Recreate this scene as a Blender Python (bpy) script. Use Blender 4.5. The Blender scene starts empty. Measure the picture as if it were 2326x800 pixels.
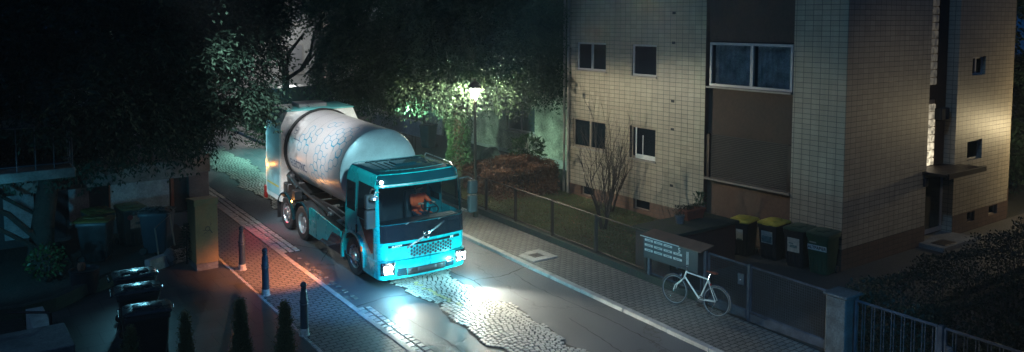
import bpy, bmesh, math, random
import numpy as np
from mathutils import Vector, Matrix
R = math.radians
random.seed(7); rng = np.random.default_rng(7)
sc = bpy.context.scene
COL = sc.collection

# ------------------------------------------------------------------ camera
F, CX, CY, W, H = 1855.0, 1163.0, 190.0, 2326.0, 800.0
PITCH, YAW = math.atan(145/1855), R(36.3)
cd = bpy.data.cameras.new('camera'); cam = bpy.data.objects.new('camera', cd); COL.objects.link(cam)
cd.sensor_width = 36; cd.lens = 36*F/W; cd.shift_y = -(H/2-CY)/W; cd.clip_end = 500; cd.clip_start = .1
cam.location = (0, 0, 6.6); cam.rotation_euler = (R(90)-PITCH, 0, -YAW); sc.camera = cam

# ------------------------------------------------------------------ world and lights
wd = bpy.data.worlds.new('World'); sc.world = wd; wd.use_nodes = True
bg = wd.node_tree.nodes['Background']; bg.inputs[0].default_value = (.03, .30, 1, 1); bg.inputs[1].default_value = .052

def lamp(name, kind, loc, power, col, size=.1, target=None, angle=60, blend=.5, **kw):
    l = bpy.data.lights.new(name, kind); o = bpy.data.objects.new(name, l); COL.objects.link(o)
    o.location = loc; l.energy = power; l.color = col
    if kind == 'SPOT': l.spot_size = R(angle); l.spot_blend = blend
    if kind in ('SPOT', 'POINT'): l.shadow_soft_size = size
    if kind == 'AREA': l.size = size
    if kind == 'SUN': l.angle = size
    if target: o.rotation_euler = (Vector(target)-Vector(loc)).to_track_quat('-Z', 'Y').to_euler()
    for k, v in kw.items(): setattr(l, k, v)
    return o
lamp('moonlight', 'SUN', (-20, 5, 20), .33, (.22, .52, 1), R(2), target=(0, 9, 4))
lamp('truck_key_fill', 'SPOT', (6.6, 7.0, 8.0), 18500, (.45, .97, 1), .5, (10.0, 18.3, 1.7), 20, .7)  # added key light on the truck front, no fitting modelled
lamp('drum_key_fill', 'SPOT', (3.0, 16.5, 9.5), 12500, (.95, .97, 1), .4, (9.2, 22.2, 2.8), 24, .7)  # unseen spot put in to brighten the drum's left side
lamp('back_street_fill', 'SPOT', (12.0, 33.0, 4.4), 1900, (.34, 1, .86), .3, (13.0, 32.4, 0), 122, .8)  # added teal light over the road behind the truck, without a lamp post
lamp('far_house_fill', 'POINT', (21.0, 55.5, 6.0), 1900, (.9, .9, .85), .3)  # added light that lifts the far house out of the dark
lamp('pavement_orange_fill', 'SPOT', (8.1, 17.6, 3.0), 1900, (1, .30, .06), .12, (7.0, 19.6, .1), 54, .9)  # added orange spot for the glow on the left pavement, no fitting
lamp('garage_panel_fill', 'SPOT', (-.5, 19.0, 2.3), 300, (.10, .62, 1), .1, (3.6, 25, 1.5), 75, .8)  # invented cyan spot that brightens the garage panels
lamp('bin_lid_fill', 'SPOT', (4.1, 20.9, 2.25), 75, (.22, .75, 1), .12, (3.3, 16.9, 1.2), 80, .9)  # added cyan spot placed so the front bin lids catch highlights
lamp('pillar_gate_fill', 'SPOT', (8.0, 3.0, 5.0), 1700, (.04, .45, 1), .3, (14.6, 8.6, .4), 24, 1)  # blue spot put in to tint the pillar and gates
lamp('bicycle_fill', 'SPOT', (9.0, 8.5, 6.0), 900, (.55, .88, 1), .25, (14.1, 12.3, .5), 19, 1)  # added cool spot on the bicycle and the pavement round it
lamp('house_end_lamp', 'POINT', (30.7, 10.4, 2.9), 300, (1, .80, .45), .2)
lamp('side_wall_fill', 'SPOT', (21.5, 3.5, 6.5), 260, (1, .90, .74), .3, (21.8, 11.9, 3.2), 62, 1)  # weak warm fill added for the tiled side wall
lamp('loader_side_fill', 'SPOT', (6.6, 25.2, 3.6), 420, (.28, .85, 1), .15, (8.8, 24.1, 2.2), 75, .9)  # unseen cyan spot added for the loader's left side
lamp('neighbour_wall_fill', 'SPOT', (14.6, 27.2, 3.2), 2300, (.55, 1, .78), .15, (22.5, 29.3, 1.3), 75, .9)  # added green spot aimed at the neighbour's pale wall
lamp('road_fill', 'SPOT', (5.0, 3.0, 9.0), 3300, (.26, .56, 1), .4, (10.8, 14.0, 0), 48, 1)  # blue fill added over the asphalt in front of the truck
lamp('truck_blue_fill', 'SPOT', (8.0, 13.6, 3.6), 1500, (.06, .34, 1), .3, (8.2, 18.0, .1), 58, 1)  # added blue spot above the road, aimed at the truck's front left wheel

vs = sc.view_settings; vs.view_transform = 'Standard'; vs.look = 'None'; vs.exposure = 0; vs.gamma = 1; vs.use_curve_mapping = False
sc.render.engine = 'CYCLES'

# ------------------------------------------------------------------ ground height
def slope(X): return .045 if X < 11 else .045-.025*min(1, (X-11)/8.5)
def gz(X, Y): return slope(X)*(min(Y, 60)-12.2)

# ------------------------------------------------------------------ materials
def nt(name):
    m = bpy.data.materials.new(name); m.use_nodes = True
    return m, m.node_tree, m.node_tree.nodes['Principled BSDF']
def coords(t, space='Object'):
    return t.nodes.new('ShaderNodeTexCoord').outputs[space]
def noise(t, vec, scale, detail=4, rough=.55):
    n = t.nodes.new('ShaderNodeTexNoise'); n.inputs['Scale'].default_value = scale
    n.inputs['Detail'].default_value = detail; n.inputs['Roughness'].default_value = rough
    t.links.new(vec, n.inputs['Vector']); return n.outputs[0]
def rmap(t, v, a, b, c, d):
    n = t.nodes.new('ShaderNodeMapRange'); t.links.new(v, n.inputs[0])
    for i, x in enumerate((a, b, c, d)): n.inputs[i+1].default_value = x
    return n.outputs[0]
def mixc(t, f, a, b, mode='MIX'):
    n = t.nodes.new('ShaderNodeMix'); n.data_type = 'RGBA'; n.blend_type = mode
    for s, v in ((n.inputs[0], f), (n.inputs[6], a), (n.inputs[7], b)):
        if hasattr(v, 'links'): t.links.new(v, s)
        else: s.default_value = v if not isinstance(v, tuple) else (*v[:3], 1)
    return n.outputs[2]
def mth(t, op, a, b=0.0):
    n = t.nodes.new('ShaderNodeMath'); n.operation = op
    for s, v in ((n.inputs[0], a), (n.inputs[1], b)):
        if hasattr(v, 'links'): t.links.new(v, s)
        else: s.default_value = v
    return n.outputs[0]
def bump(t, b, h, dist=.01, strength=1.0):
    n = t.nodes.new('ShaderNodeBump'); n.inputs['Distance'].default_value = dist; n.inputs['Strength'].default_value = strength
    t.links.new(h, n.inputs['Height']); t.links.new(n.outputs[0], b.inputs['Normal'])
MATS = {}
def mat(name, col, rough=.5, metal=0, nz=.25, ns=4, bm=0, bs=40, spec=.5, coat=0, col2=None, rvar=.1):
    if name in MATS: return MATS[name]
    m, t, b = nt(name); c = coords(t)
    n1 = noise(t, c, ns); n2 = noise(t, c, ns*9, 3)
    f = rmap(t, n1, .3, .7, 0, 1)
    base = mixc(t, f, tuple(x*(1-nz) for x in col), col2 or tuple(min(1, x*(1+nz*.5)) for x in col))
    base = mixc(t, rmap(t, n2, .3, .7, 0, nz*.8), base, (0, 0, 0), 'MULTIPLY')
    t.links.new(base, b.inputs['Base Color'])
    t.links.new(rmap(t, n1, .3, .7, max(.03, rough-rvar), min(1, rough+rvar)), b.inputs['Roughness'])
    b.inputs['Metallic'].default_value = metal; b.inputs['Specular IOR Level'].default_value = spec
    b.inputs['Coat Weight'].default_value = coat; b.inputs['Coat Roughness'].default_value = .06
    if bm: bump(t, b, noise(t, c, bs, 4), bm)
    MATS[name] = m; return m
def emit(name, col, s):
    if name in MATS: return MATS[name]
    m, t, b = nt(name); b.inputs['Base Color'].default_value = (.05, .05, .05, 1)
    b.inputs['Emission Color'].default_value = (*col, 1)
    n = noise(t, coords(t), 6, 2); t.links.new(rmap(t, n, .3, .7, s*.8, s*1.2), b.inputs['Emission Strength'])
    MATS[name] = m; return m
def glass(name, tint, clear=.6, rough=.04):
    if name in MATS: return MATS[name]
    m, t, b = nt(name); out = t.nodes['Material Output']
    tr = t.nodes.new('ShaderNodeBsdfTransparent'); tr.inputs[0].default_value = (*tint, 1)
    b.inputs['Base Color'].default_value = (.01, .015, .02, 1); b.inputs['Roughness'].default_value = rough
    mx = t.nodes.new('ShaderNodeMixShader')
    fr = t.nodes.new('ShaderNodeFresnel'); fr.inputs[0].default_value = 1.45
    f = mth(t, 'MAXIMUM', mth(t, 'MULTIPLY', fr.outputs[0], 1.6), 1-clear)
    f = mth(t, 'ADD', f, mth(t, 'MULTIPLY', noise(t, coords(t), 1.5), .03))
    t.links.new(f, mx.inputs[0]); t.links.new(tr.outputs[0], mx.inputs[1]); t.links.new(b.outputs[0], mx.inputs[2])
    t.links.new(mx.outputs[0], out.inputs[0]); MATS[name] = m; return m
def tiles(name, col, mortar, bw, bh, var=.12, ms=.008, rough=.55, offset=0.0, axis='wall', wavy=0, bdist=.004, stain=.35):
    if name in MATS: return MATS[name]
    m, t, b = nt(name); c = coords(t)
    sp = t.nodes.new('ShaderNodeSeparateXYZ'); t.links.new(c, sp.inputs[0])
    cb = t.nodes.new('ShaderNodeCombineXYZ')
    if axis == 'wall':
        u, v = mth(t, 'ADD', sp.outputs[0], sp.outputs[1]), sp.outputs[2]
    elif axis == 'x': u, v = sp.outputs[0], sp.outputs[1]
    else: u, v = sp.outputs[1], sp.outputs[0]
    if wavy:
        v = mth(t, 'ADD', v, mth(t, 'MULTIPLY', mth(t, 'PINGPONG', u, bw/4), wavy))
    t.links.new(u, cb.inputs[0]); t.links.new(v, cb.inputs[1])
    br = t.nodes.new('ShaderNodeTexBrick'); t.links.new(cb.outputs[0], br.inputs['Vector'])
    br.offset = offset; br.squash = 1
    br.inputs['Scale'].default_value = 1; br.inputs['Brick Width'].default_value = bw; br.inputs['Row Height'].default_value = bh
    br.inputs['Mortar Size'].default_value = ms; br.inputs['Mortar Smooth'].default_value = .15; br.inputs['Bias'].default_value = 0
    br.inputs['Color1'].default_value = (*[x*(1-var) for x in col], 1); br.inputs['Color2'].default_value = (*[min(1, x*(1+var)) for x in col], 1)
    br.inputs['Mortar'].default_value = (*mortar, 1)
    n = rmap(t, noise(t, c, .8, 6, .65), .35, .75, 0, stain); n2 = rmap(t, noise(t, c, 45, 3), .3, .7, 0, .28)
    base = mixc(t, n, br.outputs[0], tuple(x*.55 for x in col), 'MIX'); base = mixc(t, n2, base, (.1, .1, .1), 'MULTIPLY')
    if axis == 'wall':
        mp = t.nodes.new('ShaderNodeMapping'); mp.inputs['Scale'].default_value = (3.2, 3.2, .22); t.links.new(c, mp.inputs[0])
        base = mixc(t, rmap(t, noise(t, mp.outputs[0], 1.6, 5, .6), .5, .78, 0, .45), base, tuple(x*.4 for x in col))
    base = mixc(t, br.outputs[1], base, mortar)
    t.links.new(base, b.inputs['Base Color']); b.inputs['Roughness'].default_value = rough
    h = mth(t, 'ADD', mth(t, 'SUBTRACT', 1.0, br.outputs[1]), mth(t, 'MULTIPLY', noise(t, c, 60, 3), .25))
    bump(t, b, h, bdist)
    MATS[name] = m; return m
def asphalt():
    m, t, b = nt('asphalt'); c = coords(t)
    big = rmap(t, noise(t, c, .45, 6, .6), .35, .7, 0, 1); fine = rmap(t, noise(t, c, 120, 2), .35, .7, .35, 1.5)
    base = mixc(t, big, (.036, .041, .050), (.084, .092, .104))
    base = mixc(t, 1.0, base, mixc(t, fine, (.55, .55, .55), (1, 1, 1)), 'MULTIPLY')
    v = t.nodes.new('ShaderNodeTexVoronoi'); v.feature = 'DISTANCE_TO_EDGE'; v.inputs['Scale'].default_value = .28
    nn = t.nodes.new('ShaderNodeTexNoise'); nn.inputs['Scale'].default_value = 2.5; nn.inputs['Detail'].default_value = 5
    t.links.new(c, nn.inputs['Vector'])
    add = t.nodes.new('ShaderNodeVectorMath'); add.operation = 'MULTIPLY_ADD'
    t.links.new(nn.outputs['Color'], add.inputs[0]); add.inputs[1].default_value = (.7, .7, .7); t.links.new(c, add.inputs[2])
    t.links.new(add.outputs[0], v.inputs['Vector'])
    crack = rmap(t, v.outputs['Distance'], .0, .006, 1, 0)
    base = mixc(t, mth(t, 'MULTIPLY', crack, .75), base, (.012, .012, .012))
    t.links.new(base, b.inputs['Base Color'])
    t.links.new(rmap(t, big, 0, 1, .42, .62), b.inputs['Roughness'])
    h = mth(t, 'SUBTRACT', noise(t, c, 90, 3), mth(t, 'MULTIPLY', crack, .8)); bump(t, b, h, .008)
    MATS['asphalt'] = m; return m
def foliage(name, dark, light, rough=.5, warm=None):
    if name in MATS: return MATS[name]
    m, t, b = nt(name); c = coords(t)
    f = rmap(t, noise(t, c, 1.3, 5, .7), .35, .68, 0, 1); g = rmap(t, noise(t, c, 30, 2), .3, .7, 0, .6)
    base = mixc(t, f, dark, light); base = mixc(t, g, base, tuple(x*.45 for x in dark))
    if warm: base = mixc(t, rmap(t, noise(t, c, 14, 1), .58, .66, 0, 1), base, warm)
    t.links.new(base, b.inputs['Base Color']); b.inputs['Roughness'].default_value = rough
    b.inputs['Specular IOR Level'].default_value = .12 if name.startswith('conifer') else .35
    MATS[name] = m; return m

M_TILE = tiles('facade_tile', (.40, .345, .262), (.045, .04, .038), .255, .14, .11, .0065, .5)
M_PLINTH = tiles('plinth_tile', (.14, .085, .06), (.04, .03, .028), .255, .14, .12, .007, .6)
M_BASEMENT = tiles('basement_tile', (.20, .11, .075), (.09, .07, .06), .26, .13, .15, .008, .7, .5)
M_STUCCO = mat('brown_stucco', (.145, .082, .055), .85, bm=.012, bs=60, nz=.3, ns=1.2)
M_STUCCO2 = mat('dark_brown_stucco', (.085, .055, .04), .85, bm=.012, bs=60, nz=.3, ns=1.2)
M_FRAME = mat('window_frame', (.46, .45, .46), .4, nz=.12)
M_FRAMED = mat('window_frame_dull', (.30, .24, .19), .5, nz=.2)
M_SILL = mat('window_sill', (.34, .31, .27), .55, nz=.2)
M_PANE = glass('window_glass', (.8, .88, .95), .88)
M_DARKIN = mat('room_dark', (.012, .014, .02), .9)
M_CURTAIN = mat('net_curtain', (.80, .68, .56), .9, nz=.5, ns=3)
M_SHUT = mat('roller_shutter', (.085, .068, .06), .55, nz=.2)
M_CONC = mat('concrete', (.22, .21, .19), .85, bm=.01, bs=30, nz=.45, ns=2.2)
M_PILLAR = mat('weathered_concrete', (.11, .12, .12), .8, bm=.015, bs=25, nz=.6, ns=3.5)
M_WALL = mat('dark_low_wall', (.085, .08, .07), .9, bm=.02, bs=20, nz=.5, ns=3, col2=(.06, .075, .045))
M_KERB = mat('granite_kerb', (.46, .44, .40), .6, bm=.006, bs=50, nz=.35, ns=5)
M_PAVE = tiles('sidewalk_pavers', (.20, .19, .17), (.025, .024, .022), .22, .125, .13, .013, .62, .5, 'x', .34, .006, .5)
M_SLAB = tiles('courtyard_slabs', (.075, .072, .068), (.03, .03, .03), .62, .62, .12, .012, .5, .5, 'x', 0, .004, .5)
M_YARD = mat('yard_asphalt', (.06, .052, .045), .7, bm=.006, bs=80, nz=.35, ns=1.2)
M_GROUND = mat('ground_soil', (.03, .03, .024), .95, bm=.03, bs=12, nz=.4, ns=1)
M_SOIL = mat('garden_soil', (.028, .024, .018), .95, bm=.04, bs=14, nz=.5, ns=2)
M_GRASSB = mat('lawn_ground', (.06, .07, .025), .95, bm=.03, bs=25, nz=.5, ns=1.5)
M_JOINT = mat('joint_sand', (.022, .021, .02), .9, bm=.01, bs=60)
M_SETT = mat('granite_sett', (.44, .42, .38), .38, bm=.006, bs=70, nz=.38, ns=9, rvar=.14)
M_SETTY = mat('painted_sett', (.52, .43, .20), .5, bm=.005, bs=70, nz=.3, ns=9)
M_ASPH = asphalt()
M_IRON = mat('dark_iron', (.055, .036, .03), .5, .4, nz=.4, ns=6)
M_GATE = mat('galvanised_gate', (.085, .095, .12), .48, .35, nz=.35, ns=5)
M_STEEL = mat('steel', (.55, .55, .55), .3, 1)
M_BLACK = mat('black_plastic', (.012, .013, .015), .42, nz=.3)
M_RUBBER = mat('tyre_rubber', (.018, .018, .019), .75, bm=.004, bs=60, nz=.35, ns=8)
M_BARK = mat('bark', (.045, .036, .028), .95, bm=.06, bs=9, nz=.5, ns=4)
M_BARKR = mat('reddish_bark', (.16, .06, .035), .9, bm=.05, bs=9, nz=.5, ns=4)
M_TWIG = mat('twig', (.05, .036, .03), .85, nz=.4)
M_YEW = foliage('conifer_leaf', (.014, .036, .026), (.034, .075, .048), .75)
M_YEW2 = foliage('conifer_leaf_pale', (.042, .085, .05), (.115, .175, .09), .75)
M_IVY = foliage('ivy_leaf', (.03, .06, .02), (.10, .15, .05), .35)
M_COPPER = foliage('copper_hedge_leaf', (.08, .035, .02), (.27, .13, .075), .6)
M_LAUREL = foliage('laurel_leaf', (.02, .05, .015), (.06, .12, .04), .3)
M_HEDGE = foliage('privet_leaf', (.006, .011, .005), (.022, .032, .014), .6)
M_THUJA = foliage('thuja_leaf', (.11, .13, .05), (.24, .23, .10), .7)
M_PALEW = mat('pale_render', (.56, .56, .44), .9, bm=.012, bs=30, nz=.65, ns=1.4)
M_PALEB = mat('pale_brick', (.42, .42, .38), .9, bm=.01, bs=30, nz=.3, ns=2)
M_TEAL = mat('teal_paint', (.003, .38, .41), .28, .25, nz=.16, ns=1.6, coat=.7)
M_TEALD = mat('dark_teal_paint', (.001, .034, .048), .22, .3, nz=.1, ns=2, coat=.8)
M_GLOSSB = mat('gloss_black', (.006, .008, .012), .12, nz=.1, coat=.5)
M_TANK = mat('brushed_tank', (.66, .65, .64), .34, .5, nz=.03, ns=1.5, rvar=.02)
M_TANKF = mat('tank_end', (.40, .43, .47), .4, .35, nz=.12, ns=2)
M_BODYW = mat('loader_white', (.62, .66, .64), .45, .1, nz=.14, ns=3)
M_CHASSIS = mat('chassis_black', (.02, .021, .023), .5, .3, nz=.4, ns=8)
M_ALU = mat('aluminium', (.5, .52, .54), .35, .9, nz=.2, ns=6)
M_HEX = mat('decal_cyan', (.01, .30, .45), .4)
M_DECALN = mat('decal_navy', (.05, .09, .16), .4)
M_WHITE = mat('white_paint', (.75, .75, .72), .5, nz=.1)
M_SCREEN = glass('windscreen_glass', (.50, .60, .66), .93, .02)
M_DGLASS = mat('tinted_glass', (.008, .012, .016), .06, nz=.1)
M_YEL = mat('cabinet_yellow', (.33, .22, .08), .55, nz=.2, ns=3, bm=.004, bs=20)
M_BINB = mat('bin_black', (.022, .025, .028), .42, nz=.3, ns=6)
M_BINBL = mat('bin_lid_dark', (.035, .045, .05), .28, nz=.2, ns=6)
M_BING = mat('bin_green', (.012, .075, .04), .42, nz=.25, ns=5)
M_LIDG = mat('lid_green', (.03, .075, .05), .4, nz=.3, ns=5)
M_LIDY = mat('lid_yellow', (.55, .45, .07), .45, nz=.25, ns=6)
M_LIDYD = mat('lid_yellow_shaded', (.20, .14, .03), .55, nz=.4, ns=6)  # darker copy of the yellow lid, dim light put into its colour
M_STICK = mat('sticker', (.55, .55, .45), .5, nz=.3, ns=14)
M_STICKB = mat('sticker_print', (.16, .26, .24), .5, nz=.5, ns=14)
M_BOLL = mat('bollard_paint', (.035, .055, .075), .45, nz=.4, ns=10)
M_BWHITE = mat('bollard_foot_paint', (.55, .52, .45), .7, nz=.5, ns=12)
M_TERRA = mat('terracotta', (.30, .085, .045), .8, nz=.3, ns=5)
M_BRDOOR = mat('shelter_brown', (.09, .035, .028), .6, nz=.3, ns=3)
M_MAIL = mat('letterbox_dark', (.045, .045, .05), .4, .3, nz=.2, ns=5)
M_MAILT = mat('letterbox_top', (.15, .085, .06), .7, nz=.4, ns=4)
M_PLATE = mat('name_plate', (.72, .72, .66), .5, nz=.15, ns=20)
M_BIKE = mat('bicycle_paint', (.80, .78, .68), .3, .1, nz=.08, coat=.4)
M_CHROME = mat('chrome', (.7, .7, .7), .15, 1, nz=.05)
M_LEATHER = mat('saddle_leather', (.22, .05, .03), .45)
M_HAIR = mat('hair', (.02, .015, .01), .8)
M_SKIN = mat('skin', (.45, .24, .17), .6, nz=.08)
M_HIVIS = mat('orange_jacket', (.85, .07, .01), .75, nz=.15, ns=6)
M_TROUS = mat('navy_trousers', (.015, .02, .04), .85)

# ------------------------------------------------------------------ builders
class MB:
    def __init__(s): s.bm = bmesh.new()
    def poly(s, pts):
        return s.bm.faces.new([s.bm.verts.new(p) for p in pts])
    def box(s, x0, x1, y0, y1, z0, z1, bev=0, rot=None, piv=None, seg=1):
        vs = [s.bm.verts.new(((x0, x1)[i & 1], (y0, y1)[i >> 1 & 1], (z0, z1)[i >> 2])) for i in range(8)]
        fs = [s.bm.faces.new([vs[j] for j in f]) for f in ((0, 2, 3, 1), (4, 5, 7, 6), (0, 1, 5, 4), (2, 6, 7, 3), (0, 4, 6, 2), (1, 3, 7, 5))]
        if bev:
            es = list({e for f in fs for e in f.edges})
            r = bmesh.ops.bevel(s.bm, geom=es, offset=bev, segments=seg, affect='EDGES', profile=.5)
            vs = list({v for f in r['faces'] for v in f.verts} | {v for v in vs if v.is_valid})
        if rot is not None:
            bmesh.ops.rotate(s.bm, verts=vs, cent=piv or ((x0+x1)/2, (y0+y1)/2, (z0+z1)/2), matrix=rot)
        return vs
    def loft(s, rings, closed=True, cap0=True, cap1=True):
        V = [[s.bm.verts.new(p) for p in r] for r in rings]; n = len(rings[0])
        for a, b in zip(V, V[1:]):
            for i in range(n if closed else n-1):
                j = (i+1) % n
                try: s.bm.faces.new((a[i], a[j], b[j], b[i]))
                except ValueError: pass
        if closed and cap0: s.bm.faces.new(V[0][::-1])
        if closed and cap1: s.bm.faces.new(V[-1])
        return V
    def tube(s, pts, rad, n=8, cap=True):
        pts = [Vector(p) for p in pts]; m = len(pts)
        rads = rad if hasattr(rad, '__len__') else [rad]*m
        rings = []; ref = None
        for i, p in enumerate(pts):
            d = (pts[min(i+1, m-1)]-pts[max(i-1, 0)])
            d = d.normalized() if d.length > 1e-9 else Vector((0, 0, 1))
            if ref is None: ref = d.orthogonal().normalized()
            ref = (ref-d*ref.dot(d)); ref = ref.normalized() if ref.length > 1e-6 else d.orthogonal().normalized()
            w = d.cross(ref)
            rings.append([p+(ref*math.cos(2*math.pi*k/n)+w*math.sin(2*math.pi*k/n))*rads[i] for k in range(n)])
        s.loft(rings, True, cap, cap)
    def lathe(s, prof, c=(0, 0, 0), n=24, axis='z', cap=True):
        rings = []
        for r, h in prof:
            rg = []
            for k in range(n):
                a = 2*math.pi*k/n; u, v = r*math.cos(a), r*math.sin(a)
                rg.append({'z': (c[0]+u, c[1]+v, c[2]+h), 'x': (c[0]+h, c[1]+u, c[2]+v), 'y': (c[0]+v, c[1]+h, c[2]+u)}[axis])
            rings.append(rg)
        s.loft(rings, True, cap, cap)
    def torus(s, c, Rr, r, n=40, m=8, axis='x'):
        V = []
        for i in range(n):
            a = 2*math.pi*i/n; ring = []
            for j in range(m):
                b = 2*math.pi*j/m; q = Rr+r*math.cos(b); h = r*math.sin(b)
                u, v = q*math.cos(a), q*math.sin(a)
                ring.append(s.bm.verts.new({'x': (c[0]+h, c[1]+u, c[2]+v), 'y': (c[0]+u, c[1]+h, c[2]+v), 'z': (c[0]+u, c[1]+v, c[2]+h)}[axis]))
            V.append(ring)
        for i in range(n):
            for j in range(m):
                s.bm.faces.new((V[i][j], V[(i+1) % n][j], V[(i+1) % n][(j+1) % m], V[i][(j+1) % m]))
    def prism(s, poly, a, b, axis='x'):
        f = {'x': lambda h, u, v: (h, u, v), 'y': lambda h, u, v: (u, h, v), 'z': lambda h, u, v: (u, v, h)}[axis]
        s.loft([[f(a, u, v) for u, v in poly], [f(b, u, v) for u, v in poly]])
    def make(s, name, m, parent=None, smooth=False, world=False, props=None):
        bmesh.ops.recalc_face_normals(s.bm, faces=s.bm.faces)
        me = bpy.data.meshes.new(name)
        if world and parent is not None:
            bmesh.ops.translate(s.bm, verts=s.bm.verts, vec=-Vector(parent.location))
        s.bm.to_mesh(me); s.bm.free()
        return link(name, me, m, parent, smooth, props)
def link(name, me, m, parent=None, smooth=False, props=None):
    o = bpy.data.objects.new(name, me); COL.objects.link(o)
    for x in (m if isinstance(m, (list, tuple)) else [m]): me.materials.append(x)
    if parent is not None: o.parent = parent
    if smooth:
        me.shade_smooth() if hasattr(me, 'shade_smooth') else None
        try: me.set_sharp_from_angle(angle=R(38))
        except Exception: pass
    if props: tag(o, *props)
    return o
def tag(o, label, cat, group=None):
    o['label'] = label; o['category'] = cat
    if group: o['group'] = group
    return o
def empty(name, label, cat, loc=(0, 0, 0), rz=0, group=None):
    o = bpy.data.objects.new(name, None); COL.objects.link(o); o.empty_display_size = .2
    o.location = loc; o.rotation_euler = (0, 0, rz); return tag(o, label, cat, group)
def structure(o): o['kind'] = 'structure'; return o
def stuff(o): o['kind'] = 'stuff'; return o
def dup(o, parent=None, loc=None, rz=None, label=None):
    c = o.copy(); COL.objects.link(c); c.parent = parent
    if parent is not None: c.matrix_parent_inverse = o.matrix_parent_inverse
    if loc is not None: c.location = loc
    if rz is not None: c.rotation_euler.z = rz
    if label: c['label'] = label
    for ch in KIDS.get(o.name, []) or [x for x in bpy.data.objects if x.parent == o]: dup(ch, c)
    return c
KIDS = {}
def text_mesh(s, size, ext=.002, align='CENTER', res=3):
    cu = bpy.data.curves.new('lettering', 'FONT'); cu.body = s; cu.size = size; cu.extrude = ext; cu.align_x = align; cu.align_y = 'CENTER'
    cu.resolution_u = res; cu.offset = size*.012
    o = bpy.data.objects.new('lettering', cu); COL.objects.link(o)
    bpy.context.view_layer.update()
    me = bpy.data.meshes.new_from_object(o.evaluated_get(bpy.context.evaluated_depsgraph_get()))
    bpy.data.objects.remove(o); return me
def text(s, size, m, parent, mtx, name='lettering', sx=1):
    me = text_mesh(s, size); me.transform(mtx @ Matrix.Diagonal((sx, 1, 1, 1)))
    return link(name, me, m, parent)
def facing(loc, right, up):
    r, u = Vector(right).normalized(), Vector(up).normalized(); n = r.cross(u)
    return Matrix.Translation(loc) @ Matrix((r, u, n)).transposed().to_4x4()

# ---- leaves, vectorised
def quads_mesh(name, Q, m, parent=None):
    n = Q.shape[0]; me = bpy.data.meshes.new(name)
    me.vertices.add(n*4); me.vertices.foreach_set('co', Q.astype(np.float32).ravel())
    me.loops.add(n*4); me.loops.foreach_set('vertex_index', np.arange(n*4, dtype=np.int32))
    me.polygons.add(n); me.polygons.foreach_set('loop_start', np.arange(0, n*4, 4, dtype=np.int32))
    me.polygons.foreach_set('loop_total', np.full(n, 4, dtype=np.int32))
    me.update(calc_edges=True); me.validate()
    return link(name, me, m, parent)
def unit(v): return v/np.maximum(np.linalg.norm(v, axis=-1, keepdims=True), 1e-9)
def leafset(C, Dr, L, Wd):
    n = len(C); rnd = unit(rng.normal(size=(n, 3))); wv = unit(np.cross(Dr, rnd))
    L = np.broadcast_to(L, (n,))[:, None]; Wd = np.broadcast_to(Wd, (n,))[:, None]
    return np.stack([C, C+Dr*L*.5+wv*Wd*.5, C+Dr*L, C+Dr*L*.5-wv*Wd*.5], 1)
def fronds(P, D, L, k, leaf, width, droop=.35):
    """sprays: k pairs of leaves along each drooping stem"""
    n = len(P); D = unit(D); side = unit(np.cross(D, np.array([0, 0, 1.0]))+rng.normal(scale=.35, size=(n, 3)))
    out = []; L = np.broadcast_to(L, (n,))
    for i in range(k):
        t = (i+.6)/k; c = P+D*(t*L)[:, None]; c[:, 2] -= droop*L*t*t
        d = D.copy(); d[:, 2] -= droop*2*t; d = unit(d)
        for s in (-1, 1):
            ld = unit(d*.75+side*s*(1.05-.5*t)+rng.normal(scale=.2, size=(n, 3)))
            out.append(leafset(c, ld, leaf*(1.1-.5*t)*rng.uniform(.75, 1.25, n), width))
    return np.concatenate(out)
def shell(lobes, n, inner=.72):
    """points in the outer shells of ellipsoid lobes, with outward directions"""
    vol = np.array([l[3]*l[4]*l[5] for l in lobes])**(2/3); vol = vol/vol.sum(); P = []; D = []
    for l, f in zip(lobes, vol):
        m = int(n*f); d = unit(rng.normal(size=(m, 3))); r = inner+(1-inner)*rng.random(m)**.6
        ph = rng.uniform(0, 6, 3)     # lumpy outline
        lump = 1+.13*np.sin(3.1*d[:, 0]*2+ph[0])*np.cos(2.7*d[:, 1]*2+ph[1])+.10*np.sin(7*d[:, 2]+5*d[:, 0]+ph[2])
        p = d*np.array(l[3:6])*(r*lump)[:, None]+np.array(l[:3]); P.append(p); D.append(unit(d/np.array(l[3:6])))
    return np.concatenate(P), np.concatenate(D)
def branch_tree(mb, p, d, L, r, depth, spread=.5, up=.15, n=4, kids=3, tips=None):
    pts = [Vector(p)]; dd = Vector(d).normalized(); seg = 4
    for i in range(seg):
        dd = (dd+Vector([random.gauss(0, .13) for _ in range(3)])+Vector((0, 0, up*.3))).normalized()
        pts.append(pts[-1]+dd*L/seg)
    mb.tube(pts, [r*(1-.55*i/seg) for i in range(seg+1)], n)
    if tips is not None: tips.append((pts[-1], dd))
    if depth > 0:
        for k in range(kids):
            i = random.choice((1, 2, 3, 4)); q = pts[i]
            nd = (dd+Vector([random.gauss(0, spread) for _ in range(3)])+Vector((0, 0, up))).normalized()
            branch_tree(mb, q, nd, L*random.uniform(.5, .8), r*.5, depth-1, spread, up, max(3, n-1), kids, tips)

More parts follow.
